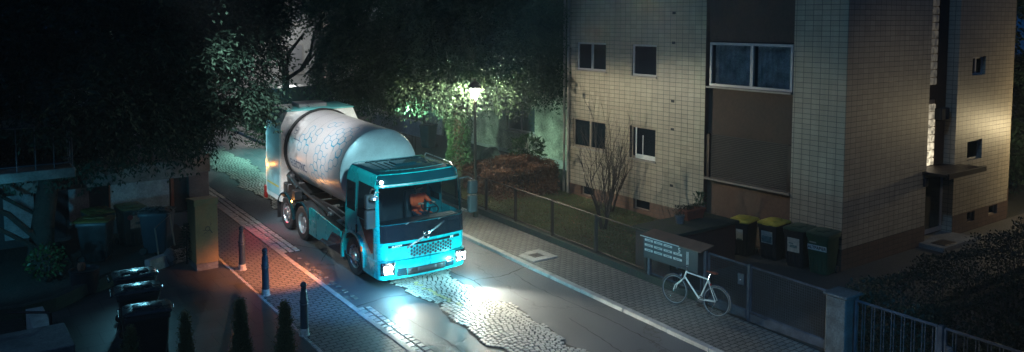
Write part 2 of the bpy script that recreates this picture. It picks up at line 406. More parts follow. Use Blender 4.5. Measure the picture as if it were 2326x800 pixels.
# ------------------------------------------------------------------ ground sheets
def sheet(name, x0, x1, y0, y1, dz, m, step=1.0, fx0=None, fx1=None):
    """follows the ground; fx0/fx1 give a varying edge"""
    nx = max(1, int((x1-x0)/step)); ny = max(1, int((y1-y0)/step)); b = MB(); V = []
    for j in range(ny+1):
        y = y0+(y1-y0)*j/ny; a, c = (fx0(y) if fx0 else x0), (fx1(y) if fx1 else x1)
        V.append([b.bm.verts.new((a+(c-a)*i/nx, y, gz(a+(c-a)*i/nx, y)+dz)) for i in range(nx+1)])
    for j in range(ny):
        for i in range(nx): b.bm.faces.new((V[j][i], V[j][i+1], V[j+1][i+1], V[j+1][i]))
    return b.make(name, m)
structure(sheet('ground', -70, 110, -20, 160, -.16, M_GROUND, 2))
structure(sheet('road', 7.7, 12.85, -6, 60, -.07, M_ASPH, .5))
structure(sheet('side_street', 12.86, 30, 52.3, 60, -.07, M_ASPH, 1))
structure(sheet('pavement', 6.24, 7.60, 5, 60, .0, M_PAVE, .5)).name = 'sidewalk'
structure(sheet('sidewalk', 12.93, 14.56, 2, 52, .0, M_PAVE, .5))
structure(sheet('courtyard', -8, 6.14, 8, 24.95, -.005, M_SLAB, .6))
structure(sheet('lawn', 14.82, 19.43, 14.4, 30, -.02, M_GRASSB, .5))
structure(sheet('yard', 14.62, 19.43, 6, 14.35, -.012, M_YARD, .7))
structure(sheet('garden_path', 19.44, 45, 9.3, 11.84, -.012, M_YARD, .8))
structure(sheet('neighbour_garden', 14.82, 22.6, 30.02, 52, -.03, M_GROUND, 1))

def kerb(name, x0, x1, y0, y1, top, drop, seed):
    b = MB(); rr = random.Random(seed); y = y0
    while y < y1:
        L = rr.uniform(.9, 1.5); ye = y+L-.012; j = rr.uniform(-.008, .008)
        vs = b.box(x0+j, x1+j, y, ye, -drop, top, .012)
        for v in vs: v.co.z += gz(10, v.co.y)*1.0 if x0 < 11 else gz(12.8, v.co.y)
        y += L
    return structure(b.make(name, M_KERB))
kerb('kerb', 7.61, 7.75, 4, 58, .012, .2, 1)
kerb('kerb', 12.75, 12.92, 3, 52, .012, .2, 2)

def stone(b, cx, cy, w, l, ang, zt, h=.03, inset=.011):
    ca, sa = math.cos(ang), math.sin(ang); lo = []; hi = []
    for sx, sy in ((-1, -1), (1, -1), (1, 1), (-1, 1)):
        jx, jy = random.uniform(-.007, .007), random.uniform(-.007, .007)
        for lst, k, z in ((lo, 0, zt-h), (hi, inset, zt)):
            u, v = sx*(w/2-k)+jx, sy*(l/2-k)+jy
            lst.append((cx+u*ca-v*sa, cy+u*sa+v*ca, gz(cx, cy+u*sa+v*ca)+z+(random.uniform(-.003, .003) if k else 0)))
    L = [b.bm.verts.new(p) for p in lo]; Hh = [b.bm.verts.new(p) for p in hi]
    b.bm.faces.new(Hh)
    for i in range(4): b.bm.faces.new((L[i], L[(i+1) % 4], Hh[(i+1) % 4], Hh[i]))
edge = lambda y, s: .10*math.sin(y*1.7+s)+.07*math.sin(y*4.1+s*2)+.04*math.sin(y*9.3+s)
def strip_x(y):
    return (9.30+edge(y, 0), 10.72+edge(y, 2.1))
fan, yel = MB(), MB(); yk = 3.2
while yk < 44:
    xc, Rr = 9.75, 1.05; da = .118/Rr; a = -1.35
    while a < 1.5:
        x = xc+Rr*math.sin(a); y = yk+Rr*math.cos(a)-Rr; a += da*random.uniform(.9, 1.12)
        xl, xr = strip_x(y)
        if y < 3 or x < xl or x > xr or abs(a) > 1.25: continue
        tgt = yel if (abs(x-(9.78-(y-16)*.10)) < .055 and 15.4 < y < 17.3) else fan
        stone(tgt, x, y, .105, .098, -a+da, -.052+random.uniform(-.004, .004))
    # right flank rows that the arcs do not reach
    yk += .112
y = 3.0
while y < 44:
    x = 10.66
    while x < strip_x(y)[1]+.02:
        stone(fan, x, y, .10, .10, .1, -.055); x += .108
    y += .112
structure(fan.make('cobbles', M_SETT)); structure(yel.make('yellow_road_marking', M_SETTY))
structure(sheet('cobble_bed', 0, 1, 3, 44, -.066, M_JOINT, .25, lambda y: strip_x(y)[0]-.05, lambda y: strip_x(y)[1]+.05))
gut = MB()
for (ya, yb, rows, keep) in ((3, 16.4, 2, 1), (21.0, 50, 3, 1)):
    for r_ in range(rows):
        y = ya
        while y < yb:
            l = random.uniform(.15, .21)
            if random.random() < keep: stone(gut, 7.86+r_*.165+random.uniform(-.008, .008), y+l/2, .15, l-.012, random.gauss(0, .04), -.048+random.uniform(-.006, .004), .03, .014)
            y += l
structure(gut.make('gutter_setts', M_SETT))
gut = MB()
for r_ in range(2):
    y = 17.0
    while y < 20.4:
        l = random.uniform(.14, .2)
        if random.random() < .62: stone(gut, 7.86+r_*.155+random.uniform(-.02, .02), y+l/2, .13, l-.03, random.gauss(0, .12), -.060, .03, .012)
        y += l
structure(gut.make('worn_gutter_setts', mat('worn_sett', (.16, .15, .135), .6, nz=.5, ns=7, bm=.005)))
structure(sheet('gutter_bed', 7.76, 8.12, 3, 16.45, -.064, M_JOINT, .5)); structure(sheet('gutter_bed', 7.76, 8.30, 20.95, 50, -.064, M_JOINT, .5))
es = MB(); y = 4
while y < 30:
    stone(es, 6.19, y, .085, .085, random.gauss(0, .1), .004, .03, .008); y += .098
structure(es.make('edge_setts', M_SETT))
# manhole slab and lid in the right pavement
b = MB(); cx, cy = 13.45, 17.2
for (x0, x1, y0, y1) in ((-.42, -.17, -.42, .42), (.17, .42, -.42, .42), (-.165, .165, -.42, -.17), (-.165, .165, .17, .42)):
    b.box(cx+x0, cx+x1, cy+y0, cy+y1, gz(cx, cy)-.03, gz(cx, cy)+.016, .004)
structure(b.make('paving_slab', M_KERB))
b = MB(); b.box(cx-.155, cx+.155, cy-.155, cy+.155, gz(cx, cy)-.02, gz(cx, cy)+.012, .004)
b.box(cx-.03, cx+.03, cy-.012, cy+.012, gz(cx, cy)+.012, gz(cx, cy)+.02)
b.make('manhole_cover', M_IRON, props=('small square dark metal manhole cover in the pale slab of the right pavement', 'manhole cover'))

# repair seams in the asphalt
b = MB()
def seam(pts, w):
    L = []; out = []
    for (xa, ya), (xb, yb_) in zip(pts, pts[1:]):
        n_ = max(2, int(math.hypot(xb-xa, yb_-ya)/.12))
        for k in range(n_): L.append((xa+(xb-xa)*k/n_+random.gauss(0, .012), ya+(yb_-ya)*k/n_+random.gauss(0, .012)))
    L.append(pts[-1])
    for i, (x, y) in enumerate(L):
        a, c = L[max(0, i-1)], L[min(len(L)-1, i+1)]; d = Vector((c[0]-a[0], c[1]-a[1])).normalized(); ww = w*random.uniform(.5, 1.3)/2
        z = gz(x, y)-.0655; out.append((b.bm.verts.new((x-d.y*ww, y+d.x*ww, z)), b.bm.verts.new((x+d.y*ww, y-d.x*ww, z))))
    for p, q in zip(out, out[1:]): b.bm.faces.new((p[0], p[1], q[1], q[0]))
seam([(10.85, 17.4), (11.0, 16.6), (11.9, 16.5), (12.7, 16.75)], .035); seam([(11.0, 16.6), (10.9, 15.9)], .03); seam([(12.1, 10), (12.2, 13), (12.05, 15.5), (12.2, 16.5)], .02)
seam([(8.4, 19.9), (8.9, 20.6), (8.3, 21.6)], .03); seam([(7.8, 16.6), (8.6, 16.75), (9.3, 16.6)], .03); seam([(8.5, 12), (8.6, 14), (8.4, 16)], .018); seam([(11.4, 8), (11.2, 11), (11.5, 13.5)], .02)
structure(b.make('road_seams', M_JOINT))
# ------------------------------------------------------------------ apartment building
BX, BY, BT = 19.45, 11.85, 9.6
def wall(mb, side, const, a0, a1, z0, z1, holes, deep=.16):
    """side 'x': plane X=const, a is Y; side 'y': plane Y=const, a is X. Reveals go inwards (+)"""
    P = (lambda a, z, d=0: (const+d, a, z)) if side == 'x' else (lambda a, z, d=0: (a, const+d, z))
    As = sorted({a0, a1, *[h[0] for h in holes], *[h[1] for h in holes]}); Zs = sorted({z0, z1, *[h[2] for h in holes], *[h[3] for h in holes]})
    As = [a for a in As if a0 <= a <= a1]; Zs = [z for z in Zs if z0 <= z <= z1]
    for i in range(len(As)-1):
        for j in range(len(Zs)-1):
            ca, cz = (As[i]+As[i+1])/2, (Zs[j]+Zs[j+1])/2
            if any(h[0] < ca < h[1] and h[2] < cz < h[3] for h in holes): continue
            mb.poly([P(As[i], Zs[j]), P(As[i+1], Zs[j]), P(As[i+1], Zs[j+1]), P(As[i], Zs[j+1])])
    for h in holes:
        c = [(h[0], h[2]), (h[1], h[2]), (h[1], h[3]), (h[0], h[3])]
        for k in range(4):
            p, q = c[k], c[(k+1) % 4]
            mb.poly([P(*p), P(*q), P(q[0], q[1], deep), P(p[0], p[1], deep)])
apt = empty('apartment_building', 'tall apartment block clad in beige tiles with brown recessed bay and dark plinth at right', 'building', (BX, BY, 0))
FH = [(20.96, 22.5, 4.8, 5.79), (18.56, 19.68, 4.74, 5.78), (20.95, 22.7, 1.98, 3.02), (18.56, 19.74, 1.95, 3.04)]
VENT = [(17.76, 17.9, z-.03, z+.05) for z in (6.8, 5.86, 4.0, 3.1, 1.28)]
b = MB(); wall(b, 'x', BX, 16.52, 22.95, .575, BT, FH); wall(b, 'x', BX, BY, 13.44, .565, BT, [])
wall(b, 'y', BY, BX, 23.74, .565, BT, []); wall(b, 'y', BY, 25.42, 29.15, .61, BT, [(26.31, 27.18, 4.88, 5.46), (26.2, 27.18, 2.23, 2.85), (26.31, 27.18, 7.6, 8.2)])
b.poly([(23.74, BY, 2.1), (23.74, BY+.34, 2.1), (23.74, BY+.34, BT), (23.74, BY, BT)])
b.poly([(25.42, BY, .0), (25.42, BY+.34, 0), (25.42, BY+.34, BT), (25.42, BY, BT)])
b.poly([(29.15, BY, .0), (29.15, 12.3, 0), (29.15, 12.3, BT), (29.15, BY, BT)])
wall(b, 'y', 12.3, 29.15, 30.3, .8, BT, []); wall(b, 'y', 22.95, BX, 30, -.2, BT, [])
b.make('tiled_wall', M_TILE, apt, world=True)
b = MB(); wall(b, 'x', BX-.012, BY-.012, 13.45, -.2, .565, [(13.3, 13.45, -.2, .56)][:0])
wall(b, 'y', BY-.012, BX-.012, 23.75, -.2, .565, []); wall(b, 'y', BY-.012, 25.41, 29.16, -.2, .61, [(26.35, 26.85, .27, .58), (27.82, 28.42, .27, .58)], .2)
wall(b, 'y', 12.288, 29.15, 30.3, -.2, .8, [])
b.poly([(BX-.012, BY-.012, .565), (BX-.012, 13.45, .565), (BX, 13.45, .566), (BX, BY, .566)])
b.make('plinth', M_PLINTH, apt, world=True)
b = MB(); wall(b, 'x', BX+.01, 16.52, 22.95, -.2, .575, [(21.5, 22.24, .24, .565), (18.79, 19.55, .24, .565)], .2)
wall(b, 'x', BX+.19, 13.45, 16.52, -.2, .6, [(13.8, 14.25, .2, .52)], .1)
b.make('basement_wall', M_BASEMENT, apt, world=True)
b = MB(); b.box(BX+.18, BX+.3, 13.44, 16.52, .58, 1.74); 
for yy in (13.44, 16.52): b.poly([(BX, yy, -.2), (BX+.3, yy, -.2), (BX+.3, yy, BT), (BX, yy, BT)])
b.make('bay_parapet', M_STUCCO, apt, world=True)
b = MB(); b.box(BX+.17, BX+.3, 13.44, 16.52, 3.12, 4.55); b.box(BX+.17, BX+.3, 13.44, 16.52, 5.95, 7.4); b.box(BX+.17, BX+.3, 13.44, 16.52, 8.75, BT)
b.make('bay_panel', M_STUCCO2, apt, world=True)
b = MB(); b.box(BX, 30.2, BY+.01, 22.94, BT, BT+.2); b.make('roof', M_CONC, apt, world=True)
b = MB()
for h in VENT: b.box(BX-.004, BX+.05, h[0], h[1], h[2], h[3])
b.make('vent', M_DARKIN, apt, world=True)
b = MB(); b.tube([(BX-.07, 22.88, -.1), (BX-.07, 22.88, 8.5)], .055, 10); b.tube([(BX-.08, 23.1, -.1), (BX-.08, 23.1, 8.5)], .045, 8)
b.make('downpipe', M_SILL, apt, True, True)
# shutter in the bay
b = MB()
for k in range(26): z = 1.80+k*.052; b.box(BX+.10-.0, BX+.125, 13.62, 16.36, z, z+.034, .012)
b.make('roller_shutter', M_SHUT, apt, world=True)
b = MB(); b.box(BX+.06, BX+.16, 13.46, 13.61, 1.79, 3.11); b.make('shutter_guide', M_IRON, apt, world=True)
b = MB(); b.box(BX+.06, BX+.16, 16.37, 16.5, 1.79, 3.11); b.make('shutter_guide', M_IRON, apt, world=True)
b = MB(); b.box(BX+.13, BX+.15, 13.6, 16.4, 1.79, 3.12); b.make('shutter_backing', M_DARKIN, apt, world=True)
b = MB(); b.box(BX-.05, BX+.2, 13.45, 16.5, 1.735, 1.79)
b.make('shutter_sill', M_FRAMED, apt, world=True)
def window(side, const, a0, a1, z0, z1, splits=(), fm=M_FRAME, curtain=None, sill=True, fw=.06, pane=None, deep=.1, sillm=None):
    P = (lambda a, z, d: (const+d, a, z)) if side == 'x' else (lambda a, z, d: (a, const+d, z))
    def bx(mb, a0, a1, z0, z1, d0, d1, bev=0):
        if side == 'x': mb.box(const+d0, const+d1, a0, a1, z0, z1, bev)
        else: mb.box(a0, a1, const+d0, const+d1, z0, z1, bev)
    f = MB(); d0, d1 = deep-.05, deep+.02
    bx(f, a0, a1, z1-fw, z1, d0, d1, .006); bx(f, a0, a1, z0, z0+fw, d0, d1, .006)
    e = [a0, *splits, a1]
    bx(f, a0, a0+fw, z0+fw, z1-fw, d0, d1, .006); bx(f, a1-fw, a1, z0+fw, z1-fw, d0, d1, .006)
    for s_ in splits: bx(f, s_-fw*.75, s_+fw*.75, z0+fw, z1-fw, d0-.005, d1, .006)
    fo = f.make('window', fm, apt, world=True)
    inner = [(e[i]+(fw if i == 0 else fw*.75), e[i+1]-(fw if i == len(e)-2 else fw*.75)) for i in range(len(e)-1)]
    for a, c in inner:
        g = MB(); bx(g, a, c, z0+fw, z1-fw, deep-.012, deep-.004)
        o = g.make('pane', pane or M_PANE, fo, world=False); o.data.transform(Matrix.Translation(-apt.location))
    if curtain:
        g = MB(); n = 60
        for (a, c) in inner:
            pts = []
            for i in range(n+1):
                u = a+(c-a)*i/n; d = deep+.16+.02*math.sin(u*38)+.012*math.sin(u*71)
                pts.append(d)
            V = []
            for zz in (z0+.02, z1-.02): V.append([g.bm.verts.new(P(a+(c-a)*i/n, zz, pts[i])) for i in range(n+1)])
            for i in range(n): g.bm.faces.new((V[0][i], V[0][i+1], V[1][i+1], V[1][i]))
        o = g.make('curtain', curtain, fo, True); o.data.transform(Matrix.Translation(-apt.location))
    if sill:
        g = MB(); bx(g, a0-.04, a1+.04, z0-.055, z0-.005, -.05, deep-.05, .006)
        o = g.make('sill', sillm or M_SILL, fo); o.data.transform(Matrix.Translation(-apt.location))
    return fo
M_CURT2 = mat('dim_curtain', (.20, .18, .15), .9, nz=.5, ns=3)
window('x', BX, 20.96, 22.5, 4.8, 5.79, (21.72,), M_FRAME, M_CURT2)
window('x', BX, 18.56, 19.68, 4.74, 5.78, (), M_FRAME)
window('x', BX, 20.95, 22.7, 1.98, 3.02, (21.78,), M_FRAMED, mat('dark_blind', (.07, .05, .045), .9, nz=.5, ns=3))
lw = window('x', BX, 18.56, 19.74, 1.95, 3.04, (), M_FRAMED, deep=.14)
b = MB(); b.box(BX+.04, BX+.1, 18.6, 19.5, 1.96, 2.10); b.box(BX+.06, BX+.09, 19.48, 19.53, 2.1, 3.0); b.box(BX+.07, BX+.09, 19.18, 19.21, 2.1, 2.75)
o = b.make('inner_sill', M_WHITE, lw); o.data.transform(Matrix.Translation(-apt.location))
BG = window('x', BX-.03, 13.5, 16.4, 4.6, 5.92, (14.86,), M_FRAME, M_CURTAIN, True, .075, deep=.12)
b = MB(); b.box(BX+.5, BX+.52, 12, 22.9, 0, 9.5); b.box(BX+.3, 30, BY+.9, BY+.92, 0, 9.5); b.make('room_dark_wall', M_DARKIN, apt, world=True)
window('y', BY, 26.31, 27.18, 4.88, 5.46, (26.7,), M_FRAME, sill=False, deep=.14)
window('y', BY, 26.31, 27.18, 7.6, 8.2, (26.7,), M_FRAME, sill=False, deep=.14)
window('y', BY, 26.2, 27.18, 2.23, 2.85, (), M_SILL, sill=False, deep=.14)
for (a, c, z0, z1, s_) in ((21.5, 22.24, .24, .565, 'x'), (18.79, 19.55, .24, .565, 'x')):
    window('x', BX+.01, a, c, z0, z1, (), M_FRAMED, sill=False, fw=.03, deep=.14)
for a, c in ((26.35, 26.85), (27.82, 28.42)): window('y', BY-.012, a, c, .27, .58, (), M_FRAMED, sill=False, fw=.03, deep=.14)
# staircase strip: recess, glass blocks, door, canopy
RY = BY+.34
b = MB(); b.box(24.86, 25.42, RY, RY+.05, 2.1, BT); b.box(23.74, 24.04, RY, RY+.05, 2.1, BT)
b.box(24.04, 24.86, RY, RY+.05, 4.22, 4.62)
b.make('recess_wall', M_STUCCO2, apt, world=True)
def glassblocks(z0, z1, m, parent):
    g = MB(); n = int((z1-z0)/.235); 
    for i in range(4):
        for j in range(n):
            x, z = 24.05+i*.202, z0+.01+j*.235
            g.box(x, x+.185, RY+.0, RY+.06, z, z+.215, .028, seg=2)
    o = g.make('glass_block_panel', m, apt, True, True)
    g = MB(); g.box(24.04, 24.86, RY+.045, RY+.08, z0, z1); q = g.make('block_joints', M_FRAMED, o); q.data.transform(Matrix.Translation(-apt.location))
def blockmat(name, s0, s1, z0, z1):  # glow graded by height stands in for the stairwell light behind
    m, t, bb = nt(name); c = coords(t); sp = t.nodes.new('ShaderNodeSeparateXYZ'); t.links.new(c, sp.inputs[0])
    e = rmap(t, sp.outputs[2], z0, z1, s0, s1); e = mth(t, 'MULTIPLY', e, rmap(t, noise(t, c, 6, 2), .35, .65, .35, 1.4))
    bb.inputs['Base Color'].default_value = (.3, .32, .33, 1); bb.inputs['Roughness'].default_value = .1
    bb.inputs['Emission Color'].default_value = (1, .86, .6, 1); t.links.new(e, bb.inputs['Emission Strength']); return m
glassblocks(2.2, 4.2, blockmat('lit_glass_block', .95, .18, 2.4, 4.2), apt)
glassblocks(4.64, 9.5, blockmat('dim_glass_block', .09, .02, 4.6, 8), apt)
d = MB(); d.box(23.80, 23.90, RY-.02, RY+.04, .12, 2.1); d.box(23.90, 24.02, RY-.02, RY+.04, .12, .3)
d.box(24.02, 24.08, RY-.03, RY+.04, .12, 2.1); d.box(25.3, 25.42, RY-.02, RY+.04, .12, 2.1); d.box(24.08, 25.3, RY-.02, RY+.04, 2.02, 2.1); d.box(24.08, 25.3, RY-.02, RY+.04, .12, .26)
do = d.make('entrance_door', M_FRAME, apt, world=True)
g = MB(); g.box(24.08, 25.3, RY, RY+.02, .26, 2.02); q = g.make('pane', M_DGLASS, do); q.data.transform(Matrix.Translation(-apt.location))
g = MB(); g.tube([(24.14, RY-.06, 1.0), (24.14, RY-.06, 1.35)], .014, 8); q = g.make('handle', M_CHROME, do); q.data.transform(Matrix.Translation(-apt.location))
b = MB(); b.box(23.5, 25.75, BY-.75, RY, 2.12, 2.2, .01); b.box(23.48, 25.77, BY-.78, BY-.72, 2.08, 2.24, .01); b.make('canopy', M_IRON, apt, world=True)
b = MB(); b.box(23.55, 23.75, BY-.07, BY-.012, 1.75, 2.0, .01); b.make('doorbell_box', M_MAIL, apt, world=True)
b = MB(); b.box(24.75, 25.25, RY-.22, RY, 3.6, 3.95, .02); b.make('alarm_box', M_DARKIN, apt, world=True)
b = MB(); b.box(23.45, 25.5, 11.12, RY, -.1, .10, .012); structure(b.make('doorstep', M_CONC))
b = MB(); b.box(23.7, 24.35, 11.2, 11.62, .101, .118, .004); b.make('doormat', M_IRON, props=('dark doormat lying on the concrete step at the apartment entrance', 'doormat'))

# ------------------------------------------------------------------ fence, wall, gates, pillar
b = MB(); y = 12.5; V = []
for i in range(61):
    yy = 12.45+i*(30-12.45)/60; g0 = gz(14.7, yy)
    V.append([b.bm.verts.new(p) for p in ((14.58, yy, g0-.3), (14.58, yy, g0+.17), (14.80, yy, g0+.17), (14.80, yy, g0-.3))])
for p, q in zip(V, V[1:]):
    for k in range(3): b.bm.faces.new((p[k], p[k+1], q[k+1], q[k]))
b.bm.faces.new(V[0]); b.bm.faces.new(V[-1][::-1])
b.make('low_wall', M_WALL, props=('low mossy dark concrete wall under the mesh fence along the right pavement', 'wall'))
def mesh_panel(name, parent, y0, y1, zb, zt, m, X=14.69, fw=.035, pitch=.055, t=.0022, origin=(0, 0, 0)):
    """framed wire grid; zb/zt functions of y"""
    b = MB()
    def bar(p, q, w):
        b.tube([p, q], w, 4, False)
    fr = MB()
    n = 1
    fr.tube([(X, y0, zt(y0)), (X, y1, zt(y1))], fw*.6, 6); fr.tube([(X, y0, zb(y0)), (X, y1, zb(y1))], fw*.6, 6)
    for yy in (y0, y1): fr.tube([(X, yy, zb(yy)), (X, yy, zt(yy))], fw*.6, 6)
    o = fr.make('frame', m, parent, world=True)
    y = y0+pitch
    while y < y1: bar((X, y, zb(y)), (X, y, zt(y)), t); y += pitch
    k = 1
    hgt = zt(y0)-zb(y0); nk = int(hgt/pitch)
    for k in range(1, nk): bar((X, y0, zb(y0)+k*hgt/nk), (X, y1, zb(y1)+k*hgt/nk), t)
    w = b.make('wire_mesh', m, parent, world=True)
    return o, w
fence = empty('mesh_fence', 'brown framed wire mesh fence on the low wall beside the lawn', 'fence', (14.69, 14.25, 0))
ZT = lambda y: 1.27+(y-14.2)*.031; ZB = lambda y: gz(14.7, y)+.23
posts = [14.27, 16.15, 18.03, 19.81, 21.4, 23.2, 25.0, 26.8, 28.6]
for a, c in zip(posts, posts[1:]):
    mesh_panel('p', fence, a+.05, c-.05, ZB, ZT, M_IRON)
for p in posts:
    b = MB(); b.box(14.66, 14.72, p-.03, p+.03, gz(14.7, p)+.1, ZT(p)+.03, .006); b.make('post', M_IRON, fence, world=True)
# letterbox unit
mb_ = empty('letterbox_unit', 'dark letterbox bank with white name plates and number 5 in the fence by the bicycle', 'letterbox', (14.6, 13.25, 0))
b = MB(); b.box(14.48, 14.84, 12.42, 14.17, .70, 1.22, .006); b.make('box', M_MAIL, mb_, world=True)
b = MB(); b.prism([(14.42, 1.235), (14.90, 1.31), (14.90, 1.34), (14.42, 1.262)], 12.3, 14.22, 'y'); b.make('top', M_MAILT, mb_, world=True)
b = MB(); b.box(14.412, 14.42, 12.95, 14.22, 1.238, 1.258); b.make('trim', M_PLATE, mb_, world=True)
for i in range(4):
    for j in range(3):
        if i == 3 and j == 0: continue
        y0 = 14.12-i*.315; z0 = 1.13-j*.125
        b = MB(); b.box(14.468, 14.48, y0-.27, y0, z0, z0+.055, .003); p = b.make('name_plate', M_PLATE, mb_, world=True)
        b = MB()
        for q in range(4):
            w = random.uniform(.015, .03); b.box(14.463, 14.468, y0-.07-q*.04-w, y0-.07-q*.04, z0+.018, z0+.036)
        q = b.make('name', M_IRON, p); q.data.transform(Matrix.Translation(-mb_.location))
text('5', .17, M_PLATE, mb_, facing((14.473-14.6, 12.99-13.25, 1.13), (0, -1, 0), (0, 0, 1)), 'number')
b = MB()
for k in range(14): 
    b.box(14.468, 14.478, 12.70, 12.73, .80+k*.026, .814+k*.026); b.box(14.468, 14.478, 12.745, 12.765, .80+k*.026, .814+k*.026)
b.make('intercom', M_PLATE, mb_, world=True)
for yy in (12.32, 14.1):
    b = MB(); b.box(14.6, 14.68, yy-.03, yy+.05, gz(14.7, yy)-.1, 1.24, .006); b.make('leg', M_GATE, mb_, world=True)
fence2 = empty('mesh_panel_under_letterbox', 'short wire mesh panel below the letterboxes behind the bicycle', 'fence', (14.69, 13.3, 0)); fence2.name = 'mesh_fence'
mesh_panel('p', fence2, 12.5, 14.18, lambda y: gz(14.7, y)+.2, lambda y: .66, M_GATE)
# mesh gates
for (y0, y1, lab) in ((11.17, 12.26, 'narrow wire mesh gate leaf with lock beside the letterboxes behind the bicycle'), (9.2, 11.08, 'wide wire mesh gate leaf between the lock post and the concrete pillar')):
    g = empty('mesh_gate', lab, 'gate', (14.69, y0, 0), group='mesh gate leaves')
    zt = lambda y: 1.17+(y-11)*.02; zb = lambda y: .03+(y-12.2)*.03
    fr, wr = mesh_panel('g', g, y0, y1, lambda y: zb(y)+.16, zt, M_GATE, fw=.045)
    b = MB(); V = []
    b.box(14.66, 14.72, y0, y1, zb((y0+y1)/2)-.04, zb((y0+y1)/2)+.15, .006); b.make('kick_plate', M_GATE, g, world=True)
    if y0 > 11:
        b = MB(); b.box(14.62, 14.66, 11.22, 11.40, .72, .98, .006); l = b.make('lock', M_GATE, g, world=True)
        b = MB(); b.lathe([(.022, 0), (.022, -.02), (.01, -.03)], (14.62, 11.31, .84), 12, 'x'); q = b.make('lock_cylinder', M_CHROME, l); q.data.transform(Matrix.Translation(-g.location))
b = MB(); b.box(14.65, 14.73, 11.09, 11.16, -.15, 1.22, .006); b.make('gate_post', M_GATE, props=('grey square steel post between the two mesh gate leaves', 'post'))
b = MB(); b.box(14.50, 14.98, 8.70, 9.14, -.3, 1.13, .02); 
pil = empty('concrete_pillar', 'weathered square concrete pillar between mesh gate and bar gate', 'pillar', (14.74, 8.92, -.1)); b.make('shaft', M_PILLAR, pil, world=True)
b = MB(); b.box(14.45, 15.03, 8.65, 9.19, 1.131, 1.19, .02); b.make('cap', M_PILLAR, pil, world=True)
def bar_gate(y0, y1, lab, latch=False):
    g = empty('bar_gate', lab, 'gate', (14.7, y0, 0), group='vertical bar gate leaves')
    zt = lambda y: 1.11-(8.6-y)*.018; zb = -.12
    b = MB()
    b.box(14.68, 14.72, y0, y1, zb, zb+.05, .005)
    b.tube([(14.7, y0, zt(y0)), (14.7, y1, zt(y1))], .028, 6)
    for yy in (y0, y1): b.box(14.675, 14.725, yy-.022, yy+.022, zb, zt(yy), .005)
    b.make('frame', M_GATE, g, world=True)
    y = y1-.13
    while y > y0+.06:
        b = MB()
        for q in (0, -.055): b.tube([(14.7, y+q, zb), (14.7, y+q, zt(y))], .008, 6)
        b.make('bar', M_GATE, g, world=True); y -= .195
    if latch:
        b = MB(); b.box(14.64, 14.68, y1-.16, y1-.03, .62, .80, .008); l = b.make('latch', M_CHROME, g, world=True)
        b = MB(); b.tube([(14.63, y1-.1, .74), (14.60, y1-.1, .74), (14.60, y1-.26, .74)], .011, 8); q = b.make('handle', M_CHROME, l); q.data.transform(Matrix.Translation(-g.location))
bar_gate(7.03, 8.6, 'blue grey bar gate leaf adjoining the concrete pillar'); bar_gate(4.6, 6.88, 'blue grey bar gate leaf with bright latch at the lower right corner', True)
b = MB(); b.box(14.66, 14.74, 6.92, 7.0, -.3, 1.12, .006); b.make('gate_post', M_GATE, props=('blue grey steel post between the two bar gate leaves', 'post'))

# ------------------------------------------------------------------ street lamp
def lantern_mat():
    m, t, bb = nt('frosted_lantern'); tr = t.nodes.new('ShaderNodeBsdfTransparent'); tl = t.nodes.new('ShaderNodeBsdfTranslucent'); mx = t.nodes.new('ShaderNodeMixShader')
    tl.inputs[0].default_value = (.9, .9, .85, 1); t.links.new(rmap(t, noise(t, coords(t), 12, 2), .3, .7, .30, .45), mx.inputs[0]); t.links.new(tr.outputs[0], mx.inputs[1]); t.links.new(tl.outputs[0], mx.inputs[2])
    t.links.new(mx.outputs[0], t.nodes['Material Output'].inputs[0]); return m
gx, gy = 14.27, 21.4; g0 = gz(gx, gy)
sl = empty('street_lamp', 'tall slim street lamp with glowing glass lantern beside the ivy covered tree', 'street lamp', (gx, gy, g0))
b = MB(); b.lathe([(.085, 0), (.085, .5), (.06, .56), (.05, .9), (.042, 3.6), (.06, 3.62), (.06, 3.68), (.03, 3.72)], n=14); b.make('pole', mat('lamp_post_paint', (.10, .075, .04), .55, .2), sl, True)
b = MB(); zb0 = 3.74
b.lathe([(.035, zb0), (.07, zb0+.04), (.16, zb0+.34), (.17, zb0+.42)], n=8, cap=False); b.make('lantern_glass', lantern_mat(), sl)
b = MB()
for k in range(4):
    a = k*math.pi/2+.4; b.tube([(.035*math.cos(a), .035*math.sin(a), zb0-.02), (.12*math.cos(a), .12*math.sin(a), zb0+.18), (.175*math.cos(a), .175*math.sin(a), zb0+.43)], .008, 5)
b.make('lantern_frame', M_IRON, sl)
b = MB(); b.lathe([(.22, zb0+.375), (.215, zb0+.46), (.12, zb0+.56), (.03, zb0+.60), (.02, zb0+.68)], n=16); b.make('lantern_cap', M_IRON, sl, True)
b = MB(); b.lathe([(.01, zb0+.16), (.045, zb0+.19), (.05, zb0+.25), (.01, zb0+.30)], n=12); b.make('bulb', emit('lamp_glow', (1, .95, .78), 4500), sl, True)
lamp('street_lamp_light', 'POINT', (gx, gy, g0+zb0+.37), 2150, (1, .95, .72), .04)

